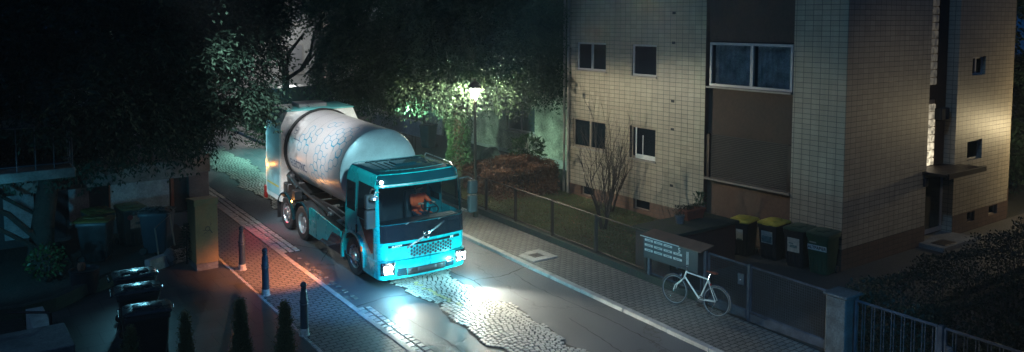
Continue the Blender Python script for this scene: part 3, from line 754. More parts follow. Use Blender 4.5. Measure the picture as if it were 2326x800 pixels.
# ------------------------------------------------------------------ trees
def conifer(name, label, base, trunk_pts, trunk_r, lobes, n, k, leaf, width, m, clip=None, limbs=(), L=(.35, .8), ivy=False, barkm=None, droop=.4, group=None):
    t = empty(name, label, 'tree', base, group=group)
    b = MB(); b.tube(trunk_pts, trunk_r, 14)
    b.make('trunk', barkm or M_BARK, t, True, True)
    for lp, lr, lm in limbs:
        b = MB(); b.tube(lp, lr, 8); b.make('limb', lm, t, True, True)
    P, D = shell(lobes, n)
    if clip is not None: keep = clip(P); P, D = P[keep], D[keep]
    P = np.repeat(P, 7, 0)+rng.normal(scale=.10, size=(len(P)*7, 3)); D = unit(np.repeat(D, 7, 0)+rng.normal(scale=.42, size=(len(D)*7, 3)))
    D = D+np.array([0, 0, -.30]); Ls = rng.uniform(*L, len(P))
    Q = fronds(P, D, Ls, k, leaf, width, droop)
    c = Q.mean(axis=1)
    if clip is not None: Q = Q[clip(c)]
    quads_mesh('crown', Q-np.array(base), m, t)
    return t
TL = (2.3, 23.15, gz(2.3, 23.15))
inside = lambda P: ~((P[:, 0] > 19.25) & (P[:, 1] < 23.2)) & (P[:, 0] < 22.35)
conifer('conifer_tree', 'huge dark conifer with leaning bark trunk overhanging the courtyard and garage roof at left', TL,
        [(2.42, 22.95, .3), (2.35, 23.1, .7), (2.45, 23.15, 1.6), (2.62, 23.2, 2.6), (2.9, 23.5, 4), (3.2, 23.8, 6.5), (3.3, 24, 9)], [.38, .30, .25, .23, .22, .2, .1],
        [(2.6, 23.4, 6.3, 4.4, 3.0, 3.0), (6.2, 23.9, 5.7, 2.4, 2.2, 2.1), (4.6, 24.0, 8.2, 4.6, 3.2, 2.8), (1.0, 22.6, 7.6, 3.0, 2.6, 2.6), (3.8, 23.2, 4.3, 2.6, 1.5, 1.0), (6.9, 24.6, 7.4, 2.0, 2.0, 1.8)],
        2600, 6, .20, .055, M_YEW, limbs=[([(2.7, 23.2, 3), (4.5, 23.5, 4.6), (6.8, 23.8, 5.6)], [.12, .08, .03], M_BARK), ([(2.7, 23.2, 3.2), (1.2, 23, 4.8), (-.5, 22.8, 6)], [.12, .08, .03], M_BARK)], L=(.35, .9))
TR = (18.4, 28.8, gz(18.4, 28.8))
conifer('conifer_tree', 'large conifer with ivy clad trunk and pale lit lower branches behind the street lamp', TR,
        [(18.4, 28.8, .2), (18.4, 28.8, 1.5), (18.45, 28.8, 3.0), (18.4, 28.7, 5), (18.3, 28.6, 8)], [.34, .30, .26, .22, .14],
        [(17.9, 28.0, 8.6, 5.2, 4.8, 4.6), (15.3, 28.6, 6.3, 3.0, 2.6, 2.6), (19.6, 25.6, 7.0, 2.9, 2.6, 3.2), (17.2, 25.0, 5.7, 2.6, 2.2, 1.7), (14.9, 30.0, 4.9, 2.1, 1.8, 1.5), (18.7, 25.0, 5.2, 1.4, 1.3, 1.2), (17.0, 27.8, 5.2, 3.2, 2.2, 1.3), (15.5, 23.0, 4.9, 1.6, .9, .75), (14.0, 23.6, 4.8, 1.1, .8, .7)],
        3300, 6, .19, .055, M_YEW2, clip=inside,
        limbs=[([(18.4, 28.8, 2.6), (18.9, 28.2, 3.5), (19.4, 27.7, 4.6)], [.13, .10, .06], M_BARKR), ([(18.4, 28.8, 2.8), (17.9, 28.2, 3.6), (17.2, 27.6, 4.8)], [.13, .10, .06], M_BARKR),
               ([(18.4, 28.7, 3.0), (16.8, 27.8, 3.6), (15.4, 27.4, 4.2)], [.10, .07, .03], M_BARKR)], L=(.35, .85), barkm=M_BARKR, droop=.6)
# ivy round the right trunk
n = 5200; a = rng.uniform(0, 2*math.pi, n); z = rng.uniform(0, 3.3, n); rr = .36+.16*np.sin(z*2.1+1)**2*rng.random(n)+.10*rng.random(n)-.03*z
P = np.stack([rr*np.cos(a), rr*np.sin(a), z], 1); D = unit(np.stack([np.cos(a), np.sin(a), rng.uniform(-.9, .3, n)], 1))
o = quads_mesh('ivy', leafset(P, D, rng.uniform(.07, .13, n), rng.uniform(.06, .10, n)), M_IVY); o.location = TR
tag(o, 'dense ivy climbing the conifer trunk behind the street lamp', 'ivy')
# small tree in front of the far house
st = empty('street_tree', 'small dark tree with two forking bare limbs before the far house', 'tree', (15.0, 39.6, gz(15, 39.6)))
b = MB(); b.tube([(15, 39.6, .6), (15.02, 39.6, 2.6), (15.0, 39.6, 4.2)], [.24, .2, .17], 10); b.make('trunk', M_BARK, st, True, True)
for lp in ([(15.0, 39.6, 3.6), (15.9, 39.7, 4.1), (16.6, 39.8, 4.8), (17.2, 39.9, 5.3)], [(15.9, 39.7, 4.1), (16.4, 39.7, 4.9), (16.6, 39.7, 5.9)], [(15.0, 39.6, 4.1), (15.3, 39.7, 5.0), (16.1, 39.8, 5.9)], [(15.0, 39.6, 4.1), (14.5, 39.6, 5.4), (14.2, 39.5, 6.6)]):
    b = MB(); b.tube(lp, [.11, .09, .06, .03][:len(lp)], 7); b.make('limb', M_BARK, st, True, True)
P, D = shell([(13.6, 39.6, 7.6, 2.2, 2.0, 1.6), (16.6, 39.8, 8.6, 1.9, 1.8, 1.2)], 1500); Q = fronds(P, D, .6, 5, .2, .07, .5)
quads_mesh('crown', Q-np.array(st.location), M_YEW, st)
gt = (38.0, 17.0, gz(38, 17))
conifer('sky_screen_tree', 'added dark tree screening the sky behind the far right corner of the apartment block', gt, [gt, (38, 17, 4), (38.1, 17, 9)], [.35, .28, .12], [(38, 17, 6, 5, 5, 4.5), (37, 19, 10, 5, 5, 4), (35, 14.5, 3, 2.2, 2, 2.4)], 900, 5, .3, .10, M_YEW, L=(.6, 1.2))  # added to darken the bright strip of sky past the block
def bush(name, label, c, r, n, leaf, width, m, cat='shrub', group=None, flat=False, k=0):
    base = (c[0], c[1], gz(c[0], c[1]))
    P, D = shell([(c[0], c[1], c[2], *r)], n, .45)
    keep = P[:, 2] > base[2]; P, D = P[keep], D[keep]
    Q = leafset(P, unit(D+rng.normal(scale=.6, size=P.shape)), rng.uniform(.6, 1.2, len(P))*leaf, width) if not k else fronds(P, D, leaf*3, k, leaf, width)
    t = empty(name, label, cat, base, group=group); quads_mesh('leaves', Q-np.array(base), m, t)
    b = MB()
    for i in range(7):
        a = i*.9; b.tube([base, (c[0]+r[0]*.45*math.cos(a), c[1]+r[1]*.45*math.sin(a), c[2]+r[2]*.3)], [.02, .008], 5)
    b.make('stem', M_TWIG, t, world=True); return t
bush('evergreen_bush', 'rounded dark green bush in the street behind the truck loader', (13.1, 36.0, 1.9), (1.5, 1.3, 1.1), 5200, .12, .05, M_LAUREL)
bush('laurel_bush', 'broad leaved evergreen shrub rising behind the copper hedge against the pale house', (19.4, 25.4, 1.5), (.7, .6, .5), 420, .22, .10, M_LAUREL)
bush('low_shrub', 'small glossy leaved shrub in the dark bed at the foot of the left tree', (2.3, 21.6, .95), (.42, .40, .42), 420, .10, .06, M_LAUREL)
def hedge(name, label, x0, x1, y0, y1, zt, n, leaf, width, m, twigs=True):
    """hedge block of leaves over a dark twig core"""
    h = empty(name, label, 'hedge', ((x0+x1)/2, (y0+y1)/2, gz((x0+x1)/2, (y0+y1)/2)))
    P = np.stack([rng.uniform(x0, x1, n), rng.uniform(y0, y1, n), rng.random(n)], 1)
    f = rng.integers(0, 5, n); jit = rng.random(n)*.22
    P[f == 0, 0] = x0+jit[f == 0]; P[f == 1, 0] = x1-jit[f == 1]; P[f == 2, 1] = y0+jit[f == 2]; P[f == 3, 1] = y1-jit[f == 3]; P[f == 4, 2] = 1-jit[f == 4]*.5
    gg = np.array([gz(x, y) for x, y in P[:, :2]]); top = zt(P[:, 0], P[:, 1])+.09*np.sin(P[:, 0]*2.3+P[:, 1]*3.1)+.06*np.sin(P[:, 1]*6+P[:, 0]*5)
    P[:, 2] = gg+P[:, 2]*(top-gg)
    P[:, :2] += .10*np.sin(P[:, 2:3]*5+P[:, 1:2]*4)
    D = unit(rng.normal(size=(n, 3))+np.array([0, 0, .5]))
    quads_mesh('leaves', leafset(P, D, rng.uniform(.6, 1.25, n)*leaf, width)-np.array(h.location), m, h)
    b = MB()
    for i in range(140):
        x, y = random.uniform(x0+.1, x1-.1), random.uniform(y0+.1, y1-.1); g1 = gz(x, y); t = float(zt(np.array(x), np.array(y)))
        b.tube([(x, y, g1-.05), (x+random.gauss(0, .1), y+random.gauss(0, .1), (g1+t)/2), (x+random.gauss(0, .2), y+random.gauss(0, .2), t)], [.014, .01, .004], 4, False)
    b.make('stems', M_TWIG, h, world=True); return h
hedge('copper_hedge', 'reddish brown leafed hedge along the fence between lamp post and apartment block', 16.2, 19.0, 22.9, 25.2, lambda x, y: 1.30+.05*(x-16)+.12*np.sin(x*1.9)+.1*np.sin(y*2.7), 17000, .085, .05, M_COPPER)
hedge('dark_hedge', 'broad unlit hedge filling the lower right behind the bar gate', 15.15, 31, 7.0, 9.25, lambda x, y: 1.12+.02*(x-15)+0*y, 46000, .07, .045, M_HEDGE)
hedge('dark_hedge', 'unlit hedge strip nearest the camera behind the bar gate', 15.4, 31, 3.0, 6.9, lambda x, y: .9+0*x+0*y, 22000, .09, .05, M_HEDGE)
# bare shrubs on the lawn
def bare(label, x, y, n, h, depth=3, spread=.4, r=.022, kids=3):
    g0 = gz(x, y)-.04; t = empty('bare_shrub', label, 'shrub', (x, y, g0), group='leafless shrubs on the lawn')
    b = MB()
    for i in range(n):
        a = 2*math.pi*i/n+random.random()*.5; d = (math.cos(a)*.28, math.sin(a)*.28, 1)
        branch_tree(b, (x+.08*math.cos(a), y+.08*math.sin(a), g0), d, h*random.uniform(.62, .9), r, depth, spread, .35, 6, kids)
    b.make('branches', M_TWIG, t, True, True); return t
bare('tall leafless shrub with forked dark stems on the lawn behind the fence', 17.0, 18.35, 5, 2.1, 3, .36, .036, 3)
bare('bushy leafless shrub against the tiled wall between two basement windows', 18.75, 19.9, 12, 2.1, 3, .28, .020, 3)
bare('low leafless bush with thin rods at the planter end of the lawn', 17.6, 16.0, 7, 1.0, 2, .3, .012, 2)
# grass
n = 42000; gxs, gys = rng.uniform(14.9, 19.35, n), rng.uniform(14.5, 26, n); P = np.stack([gxs, gys, [gz(x, y)-.03 for x, y in zip(gxs, gys)]], 1)
D = unit(np.stack([rng.normal(scale=.5, size=n), rng.normal(scale=.5, size=n), np.ones(n)], 1))
stuff(quads_mesh('grass', leafset(P, D, rng.uniform(.03, .085, n), .012), foliage('grass_blade', (.05, .065, .02), (.14, .15, .05), .7)))
n = 1500; P = np.stack([rng.uniform(14.9, 19.3, n), rng.uniform(14.6, 24, n), np.zeros(n)], 1); P[:, 2] = [gz(x, y)+.01 for x, y in P[:, :2]]
stuff(quads_mesh('fallen_leaves', leafset(P, unit(rng.normal(size=(n, 3))*[1, 1, .2]), .06, .04), M_COPPER))
# ------------------------------------------------------------------ refuse truck (local: -Y is the front, z up from the road)
TX, TY = 9.88, 17.02
trk = empty('refuse_truck', 'turquoise refuse truck with silver drum body and lit headlights in the road', 'truck', (TX, TY, gz(TX, TY)-.066))
trk.rotation_euler = (math.atan(.045), 0, 0)
SIDEY = [1.98, 1.62, 1.3, .96, .7, .47]
def cab_ring(z, yf, w, bow=.07, r=.24, yb=None):
    pts = []
    sy = [yb if (yb and i == 0) else v for i, v in enumerate(SIDEY)]
    for y in sy: pts.append((-w, y, z))
    for k in range(1, 6):
        a = math.pi-k*math.pi/2/6; pts.append((-w+r+r*math.cos(a), yf+bow+r-r*math.sin(a), z))
    for k in range(11):
        x = (-w+r)+(2*(w-r))*k/10; pts.append((x, yf+bow*(x/(w-r))**2, z))
    for k in range(1, 6):
        a = math.pi/2-k*math.pi/2/6; pts.append((w-r+r*math.cos(a), yf+bow+r-r*math.sin(a), z))
    for y in sy[::-1]: pts.append((w, y, z))
    return pts
LV = [(.42, .03, 1.2), (.70, .02, 1.215), (.92, .02, 1.22), (1.10, .03, 1.225), (1.16, .035, 1.225), (1.52, .07, 1.225), (1.58, .08, 1.225), (2.44, .25, 1.175), (2.50, .265, 1.165), (2.60, .29, 1.145), (2.69, .34, 1.11), (2.745, .44, 1.05), (2.775, .58, .96)]
def cabf(z):
    for (z0, f0, w0), (z1, f1, w1) in zip(LV, LV[1:]):
        if z <= z1: t = (z-z0)/(z1-z0); return f0+(f1-f0)*t, w0+(w1-w0)*t
    return LV[-1][1:]
b = MB(); V = b.loft([cab_ring(z, f, w, yb=1.98 if z < 2.6 else 1.94) for z, f, w in LV])
dele = []
for f in b.bm.faces:
    c = f.calc_center_median()
    if 1.58 < c.z < 2.44 and c.y < .62 and abs(c.x) < 1.13: dele.append(f)          # windscreen
    elif 1.58 < c.z < 2.44 and .55 < c.y < 1.25 and abs(c.x) > 1.1: dele.append(f)   # side windows
    elif c.z < 1.1 and c.y > .9 and abs(c.x) > 1.1: dele.append(f)                   # wheel arch
bmesh.ops.delete(b.bm, geom=dele, context='FACES')
cab = b.make('cab', M_TEAL, trk, True)
md = cab.modifiers.new('round', 'BEVEL'); md.width = .012; md.segments = 2; md.limit_method = 'ANGLE'; md.angle_limit = R(35)
def skin_patch(name, z0, z1, m, off=.008, x0=-1, x1=1, nz=6, parent=trk, seg=None, thick=0):
    """curved patch following the cab front, between fractions of the ring"""
    b = MB(); rings = []
    for i in range(nz+1):
        z = z0+(z1-z0)*i/nz; f, w = cabf(z); ring = cab_ring(z, f-off, w+off)[5:]
        ring = ring[:len(ring)-5]; ring = [p for p in ring if x0*w-.001 <= p[0] <= x1*w+.001]
        rings.append(ring)
    n = min(len(r) for r in rings); b.loft([r[:n] for r in rings], closed=False)
    return b.make(name, m, parent, True)
ws = skin_patch('windscreen', 1.57, 2.45, M_SCREEN, .004, -.955, .955)
skin_patch('black_front_panel', 1.155, 1.57, M_GLOSSB, .007, -.955, .955)
skin_patch('visor', 2.515, 2.715, M_TEALD, .012, -.985, .985, 5)
skin_patch('light_strip', 2.475, 2.508, M_ALU, .022, -.985, .985, 2)
skin_patch('grille_surround', 1.03, 1.085, M_GLOSSB, .012, -.84, .84, 2)
skin_patch('grille_panel', .72, 1.03, M_TEAL, .010, -.84, .84, 3)
# hex openings in the grille
b = MB(); hr = .046
for i in range(25):
    for j in range(4):
        x = -.92+i*hr*1.62; z = .775+j*hr*1.86+(hr*.93 if i % 2 else 0)
        if z > 1.0 or x > .92: continue
        s_ = .86 if abs(x-.18) < .58 else .30
        f, w = cabf(z); y = f-.018+.07*(x/(w-.24))**2
        if s_ < .5 and random.random() < .4: continue
        b.poly([(x+hr*s_*math.cos(R(60*k)), y, z+hr*s_*math.sin(R(60*k))) for k in range(6)])
b.make('hex_mesh', M_DARKIN, trk)
for s_, x, sz, nm in (('ELECTRIC', -.73, .062, 1), ('FE', .76, .07, 1)):
    text(s_, sz, M_PLATE, trk, facing((x, cabf(1.06)[0]+.07*(x/.98)**2-.018, 1.057), (1, .0, 0), (0, -.05, 1)), sx=1.35)
# emblem: ring, arrow, diagonal bar
ye = .01
b = MB(); b.torus((0, ye, 1.235), .078, .017, 28, 8, 'y'); b.tube([(.052, ye, 1.287), (.088, ye-.005, 1.322)], .013, 6); b.box(.05, .10, ye-.012, ye+.004, 1.32, 1.334); b.box(.088, .102, ye-.012, ye+.004, 1.285, 1.33)
em = b.make('emblem', M_CHROME, trk, True)
b = MB(); b.box(-.06, .06, ye-.012, ye, 1.215, 1.255, .004); b.make('badge', M_MAIL, em)
text('VOLVO', .036, M_ALU, em, facing((0, ye-.014, 1.235), (1, 0, 0), (0, 0, 1)))
b = MB()
for sg in (-1, 1):
    p0 = (sg*.078, ye-.002, 1.235+sg*.045); p1 = (sg*.52, ye+.028, 1.235+sg*.255)
    for dz in (-.014, .014): b.tube([(p0[0], p0[1], p0[2]+dz), (p1[0], p1[1], p1[2]+dz)], .014, 6)
b.make('diagonal_bar', M_CHROME, trk, True)
# bumper
def bumper_ring(z, f, w, r=.2): return cab_ring(z, f, w, .10, r)[3:-3]
b = MB(); rings = [bumper_ring(z, f, w) for z, f, w in ((.24, -.0, 1.18), (.27, -.04, 1.215), (.42, -.06, 1.235), (.60, -.055, 1.235), (.70, -.03, 1.23), (.715, .01, 1.2))]
b.loft(rings, closed=False); o = b.make('bumper', M_TEAL, trk, True); sm = o.modifiers.new('t', 'SOLIDIFY'); sm.thickness = .03
def bpatch(name, z0, z1, xa, xb, m, off, parent=trk):
    b = MB(); rr = []
    for i in range(4):
        z = z0+(z1-z0)*i/3; row = []
        for k in range(9):
            x = xa+(xb-xa)*k/8; y = -.058+.10*(x/1.035)**2-off
            if abs(x) > 1.035: y = -.058+.10+.2-math.sqrt(max(0, .04-(abs(x)-1.035)**2))-off
            row.append((x, y, z))
        rr.append(row)
    b.loft(rr, closed=False); o = b.make(name, m, parent, True); s2 = o.modifiers.new('t', 'SOLIDIFY'); s2.thickness = .012; return o
bpatch('lower_grille', .33, .50, -.52, .52, M_CHASSIS, .008); bpatch('number_plate_holder', .40, .49, -.26, .26, M_MAIL, .03)
bpatch('bumper_insert', .34, .52, -.80, -.54, M_TEALD, .006); bpatch('bumper_insert', .34, .52, .54, .80, M_TEALD, .006)
for sg in (-1, 1):
    h = bpatch('headlight', .385, .695, sg*.85, sg*1.185, glass('headlight_glass', (1, 1, 1), .86), .022)
    bpatch('reflector', .395, .685, sg*.86, sg*1.175, M_CHROME, .008, h)
    hb = MB()
    for (x, z, r_) in ((.955, .565, .055), (1.075, .57, .05), (.97, .455, .035)):
        y = -.058+.1*(min(x, 1.035)/1.035)**2-.018
        hb.lathe([(r_*.4, .0), (r_, -.012), (r_*.8, -.02)], (sg*x, y, z), 14, 'y')
    hb.make('bulb', emit('headlight_glow', (.95, 1, .95), 110), h)
    hb = MB(); hb.tube([(sg*.90, -.058+.1*(.9/1.035)**2-.02, .425), (sg*.99, -.058+.1*.9-.02, .43), (sg*1.12, .0, .44), (sg*1.14, .01, .62)], .008, 5); hb.make('daylight_strip', emit('drl_glow', (.9, .97, 1), 22), h)
    k = lamp('headlight_beam', 'SPOT', (TX+sg*1.0, TY-.16, gz(TX, TY)+.52), 620 if sg < 0 else 2300, (1, .96, .76), .05, (TX+sg*1.0+.15, TY-6, gz(TX, TY)-.40), 70, .9)
    sp = lamp('headlight_spill', 'POINT', (TX+sg*1.0, TY-.42, gz(TX, TY)+.34), 100, (.28, .86, 1), .06)
# side details of the cab
def arch_panel(b, x, cy, cz, r, y0, y1, z0, z1, n=20):
    for i in range(n):
        row = []
        for a in (math.pi*i/n, math.pi*(i+1)/n):
            c, s = math.cos(a), math.sin(a); ts = [1e9]
            if c > 1e-6: ts.append((y1-cy)/c)
            if c < -1e-6: ts.append((y0-cy)/c)
            if s > 1e-6: ts.append((z1-cz)/s)
            t = min(ts); row.append(((x, cy+r*c, cz+r*s), (x, cy+t*c, cz+t*s)))
        b.poly([row[0][0], row[0][1], row[1][1], row[1][0]])
def arch_band(b, x0, x1, cy, cz, r0, r1, a0=0, a1=180, n=22):
    rings = []
    for i in range(n+1):
        a = R(a0+(a1-a0)*i/n); c, s = math.cos(a), math.sin(a)
        rings.append([(x0, cy+r0*c, cz+r0*s), (x1, cy+r0*c, cz+r0*s), (x1, cy+r1*c, cz+r1*s), (x0, cy+r1*c, cz+r1*s)])
    b.loft(rings)
for sg in (-1, 1):
    b = MB(); arch_panel(b, sg*1.205, 1.50, .50, .60, .94, 1.98, .5, 1.13); arch_band(b, sg*.92, sg*1.265, 1.50, .50, .585, .66, -18, 190)
    b.box(sg*1.21-.03*(sg > 0), sg*1.21+.03*(sg < 0), .94, 1.0, .30, .6); b.make('wheel_arch', M_TEAL, trk, True)
    b = MB(); arch_band(b, sg*.85, sg*1.20, 1.50, .50, .575, .584, 0, 180); b.box(sg*.8, sg*1.2, .88, .93, .3, 1.1) if sg > 0 else b.box(-1.2, -.8, .88, .93, .3, 1.1); b.make('wheel_well', M_CHASSIS, trk)
    b = MB(); b.box(min(sg*.9, sg*1.235), max(sg*.9, sg*1.235), .30, .93, .28, .46, .02); b.make('step', M_TEAL, trk)
    X = lambda z, o=.012: sg*(cabf(z)[1]+o)
    b = MB(); b.poly([(X(1.6, .002), 1.28, 1.57), (X(1.6, .002), .50, 1.57), (X(2.44, .002), .50, 2.45), (X(2.44, .002), 1.28, 2.45)]); b.make('side_window', M_SCREEN, trk)
    b = MB(); b.poly([(X(1.55), 1.18, 1.565), (X(1.55), .42, 1.565), (X(1.3), .40, 1.3), (X(.9), .40, .86), (X(.9), .50, .84), (X(1.1), .78, 1.1), (X(1.3), 1.0, 1.38)]); b.make('lower_door_window', M_DGLASS, trk)
    b = MB(); b.prism([(1.42, 1.62), (1.88, 1.62), (1.88, 2.38), (1.42, 2.38)], X(2.0, .012) if sg > 0 else X(2.0, .0), X(2.0, .03) if sg > 0 else X(2.0, .02)); b.make('rear_side_window', M_DGLASS, trk)
    b = MB(); b.tube([(X(2.0, .02), .36, 1.62), (X(2.4, .02), .43, 2.42)], .02, 6); b.make('window_pillar_trim', M_GLOSSB, trk)
    b = MB(); b.box(min(X(1.3, .0), X(1.3, .045)), max(X(1.3, .0), X(1.3, .045)), 1.26, 1.30, 1.15, 1.36, .008); b.make('door_handle', M_BLACK, trk)
    b = MB(); b.box(min(sg*1.262, sg*1.285), max(sg*1.262, sg*1.285), .90, .96, .78, .90, .006); b.make('side_marker', emit('marker_orange', (1, .25, .02), .6), trk)
    b = MB(); zz = [.5, .9, 1.3, 1.6]
    b.tube([(X(z, .001), .40, z) for z in (.62, .9, 1.16, 1.5)], .006, 4); b.tube([(X(z, .001), 1.33, z) for z in (1.14, 1.5, 2.0, 2.44)], .006, 4); b.tube([(X(1.14, .001), 1.33, 1.14), (X(1.14, .001), 1.0, 1.12)], .006, 4); b.tube([(X(.62, .001), .40, .62), (X(.62, .001), .93, .62)], .006, 4)
    b.make('panel_seam', M_CHASSIS, trk)
    # mirrors
    b = MB(); b.tube([(X(2.45, 0), .40, 2.42), (sg*1.36, .26, 2.47), (sg*1.43, .20, 2.40)], .018, 7); b.tube([(X(1.6, 0), .34, 1.62), (sg*1.38, .22, 1.56), (sg*1.43, .20, 1.66)], .016, 7); b.tube([(sg*1.43, .2, 2.42), (sg*1.43, .2, 1.62)], .014, 6)
    mo = b.make('mirror', M_BLACK, trk, True)
    b = MB(); b.box(min(sg*1.31, sg*1.56), max(sg*1.31, sg*1.56), .10, .26, 2.04, 2.38, .045, seg=3); b.box(min(sg*1.31, sg*1.56), max(sg*1.31, sg*1.56), .10, .26, 1.56, 2.01, .045, seg=3); b.make('mirror_housing', M_RUBBER, mo, True)
    b = MB(); b.box(min(sg*1.35, sg*1.51), max(sg*1.35, sg*1.51), .262, .266, 1.67, 1.99); b.box(min(sg*1.35, sg*1.51), max(sg*1.35, sg*1.51), .262, .266, 2.09, 2.33); b.make('mirror_glass', M_CHROME, mo)
b = MB(); b.tube([(-1.2, .2, 2.40), (-1.36, .05, 2.44), (-1.42, .0, 2.36)], .015, 6); b.lathe([(.03, .03), (.09, 0), (.11, -.05), (.10, -.06)], (-1.42, 0, 2.36), 14, 'z'); b.make('kerb_mirror', M_ALU, trk, True)
# roof
b = MB(); b.box(-.42, .42, .95, 1.5, 2.765, 2.80, .02); b.box(-.30, .30, 1.03, 1.42, 2.80, 2.825, .015); b.make('roof_hatch', M_TEALD, trk)
skin = MB(); skin.loft([cab_ring(2.735, .40, 1.078, yb=1.94), cab_ring(2.762, .50, 1.02, yb=1.9), cab_ring(2.782, .64, .94, yb=1.86)]); skin.make('roof', M_TEALD, trk, True)
b = MB()
for x in (-.72, -.55, .55, .72): b.box(x-.012, x+.012, .75, 1.8, 2.78, 2.795, .004)
b.box(-.8, .8, 1.72, 1.745, 2.78, 2.798, .004); b.make('roof_rib', M_TEALD, trk)
b = MB(); b.tube([(1.06, .5, 2.72), (1.07, .7, 2.80), (1.07, 1.9, 2.82), (1.05, 1.95, 2.72)], .014, 6); b.make('roof_rail', M_ALU, trk, True)
b = MB(); b.lathe([(.02, 0), (.05, .005), (.05, .02), (.02, .03)], (.62, 1.15, 2.78), 12); b.tube([(.62, 1.15, 2.80), (.78, 1.5, 2.92)], .008, 5); b.make('antenna', M_BLACK, trk, True)
b = MB(); b.lathe([(.04, 0), (.04, -.02), (.02, -.03)], (-1.06, .34, 2.585), 10, 'y'); b.make('roof_marker_light', emit('marker_white', (1, .95, .8), 30), trk)
# wipers
b = MB()
for x in (-.55, .35): b.tube([(x, .045, 1.56), (x+.08, .03, 1.60), (x+.62, .05, 1.66)], .010, 5); b.tube([(x+.1, .05, 1.655), (x+.85, .06, 1.70)], .007, 4)
b.make('wiper', M_BLACK, trk)
# cab interior
b = MB(); b.box(-1.1, 1.1, .22, .62, 1.15, 1.56, .05, seg=2); b.box(-1.15, 1.15, .25, 1.9, .8, .86); b.make('dashboard', M_BLACK, trk)
b = MB(); b.box(-1.1, 1.1, 1.88, 1.92, .85, 2.55); b.make('cab_back_panel', M_MAIL, trk)
for x in (-.62, .55):
    b = MB(); b.box(x-.26, x+.26, 1.05, 1.55, 1.05, 1.25, .05, seg=2); b.box(x-.25, x+.25, 1.5, 1.66, 1.2, 1.95, .05, rot=Matrix.Rotation(R(-8), 3, 'X'), piv=(x, 1.55, 1.2), seg=2); b.box(x-.14, x+.14, 1.62, 1.72, 1.98, 2.18, .04, seg=2)
    b.make('seat', M_MAIL, trk, True)
b = MB(); rotm = Matrix.Rotation(R(28), 4, 'X')
tor = MB(); tor.torus((0, 0, 0), .22, .018, 28, 8, 'z'); tor.tube([(-.2, 0, 0), (.2, 0, 0)], .014, 6); tor.tube([(0, 0, 0), (0, 0, -.35)], .03, 8)
bmesh.ops.transform(tor.bm, matrix=Matrix.Translation((.55, .78, 1.66)) @ rotm, verts=tor.bm.verts); tor.make('steering_wheel', M_BLACK, trk, True)
lamp('cab_light', 'POINT', (TX+.35, TY+.62, gz(TX, TY)+2.36), 1.0, (.75, .88, 1), .05)

# chassis, skirts, wheels
b = MB()
for x in (-.42, .34): b.box(x, x+.08, 1.9, 7.1, .66, .92, .01)
for y in (2.4, 3.1, 3.9, 4.6, 5.5, 6.3): b.box(-.42, .42, y, y+.1, .70, .86)
b.make('chassis_frame', M_CHASSIS, trk)
for x0 in (-1.12, .5):
    b = MB(); b.box(x0, x0+.62, 2.35, 3.9, .42, .90, .03); b.make('battery_box', M_CHASSIS, trk)
b = MB(); b.box(-.98, -.6, 2.5, 2.8, .9, 1.0, .02); b.make('air_tank', M_CHASSIS, trk)
b = MB()
b.tube([(-.95, 2.3, 1.06), (-.80, 3.3, 1.03), (-.75, 4.1, 1.05)], .018, 7); b.tube([(-.75, 2.3, 1.03), (-.62, 3.3, 1.06), (-.55, 4.1, 1.06)], .018, 7); b.tube([(-1.0, 2.45, .98), (-1.02, 2.9, 1.02), (-.7, 2.95, 1.03)], .025, 7)
b.tube([(-1.05, 2.2, .9), (-1.05, 2.3, 1.05), (-.6, 2.35, 1.05)], .03, 7); b.make('hydraulic_pipe', M_ALU, trk, True)
b = MB()
for (x, y, w) in ((-.9, 2.55, .12), (-1.0, 2.75, .1), (-.82, 2.9, .1), (-.95, 3.5, .12), (-.62, 2.6, .1)): b.box(x, x+w, y, y+w*1.4, .98, 1.07, .02)
b.make('coupling', M_ALU, trk)
for sg in (-1, 1):
    xs = (sg*1.20, sg*1.235); x0, x1 = min(xs), max(xs)
    b = MB(); b.prism([(2.22, .34), (4.28, .34), (4.28, 1.08), (4.18, 1.10), (2.22, .93)], x0, x1); b.make('side_skirt', M_TEAL, trk)
    xo = sg*1.240
    b = MB(); b.prism([(2.20, .335), (3.6, .335), (3.35, .46), (3.05, .48), (2.72, .80), (2.2, .80)], min(xo, sg*1.236), max(xo, sg*1.236)); b.make('skirt_panel', M_GLOSSB, trk)
    b = MB(); b.box(min(sg*1.236, sg*1.24), max(sg*1.236, sg*1.24), 3.78, 3.79, .36, 1.05); b.make('skirt_joint', M_CHASSIS, trk)
    b = MB(); b.box(min(sg*.9, sg*1.2), max(sg*.9, sg*1.2), 2.03, 2.18, .22, 1.05, .02); b.make('mud_flap', M_CHASSIS, trk)
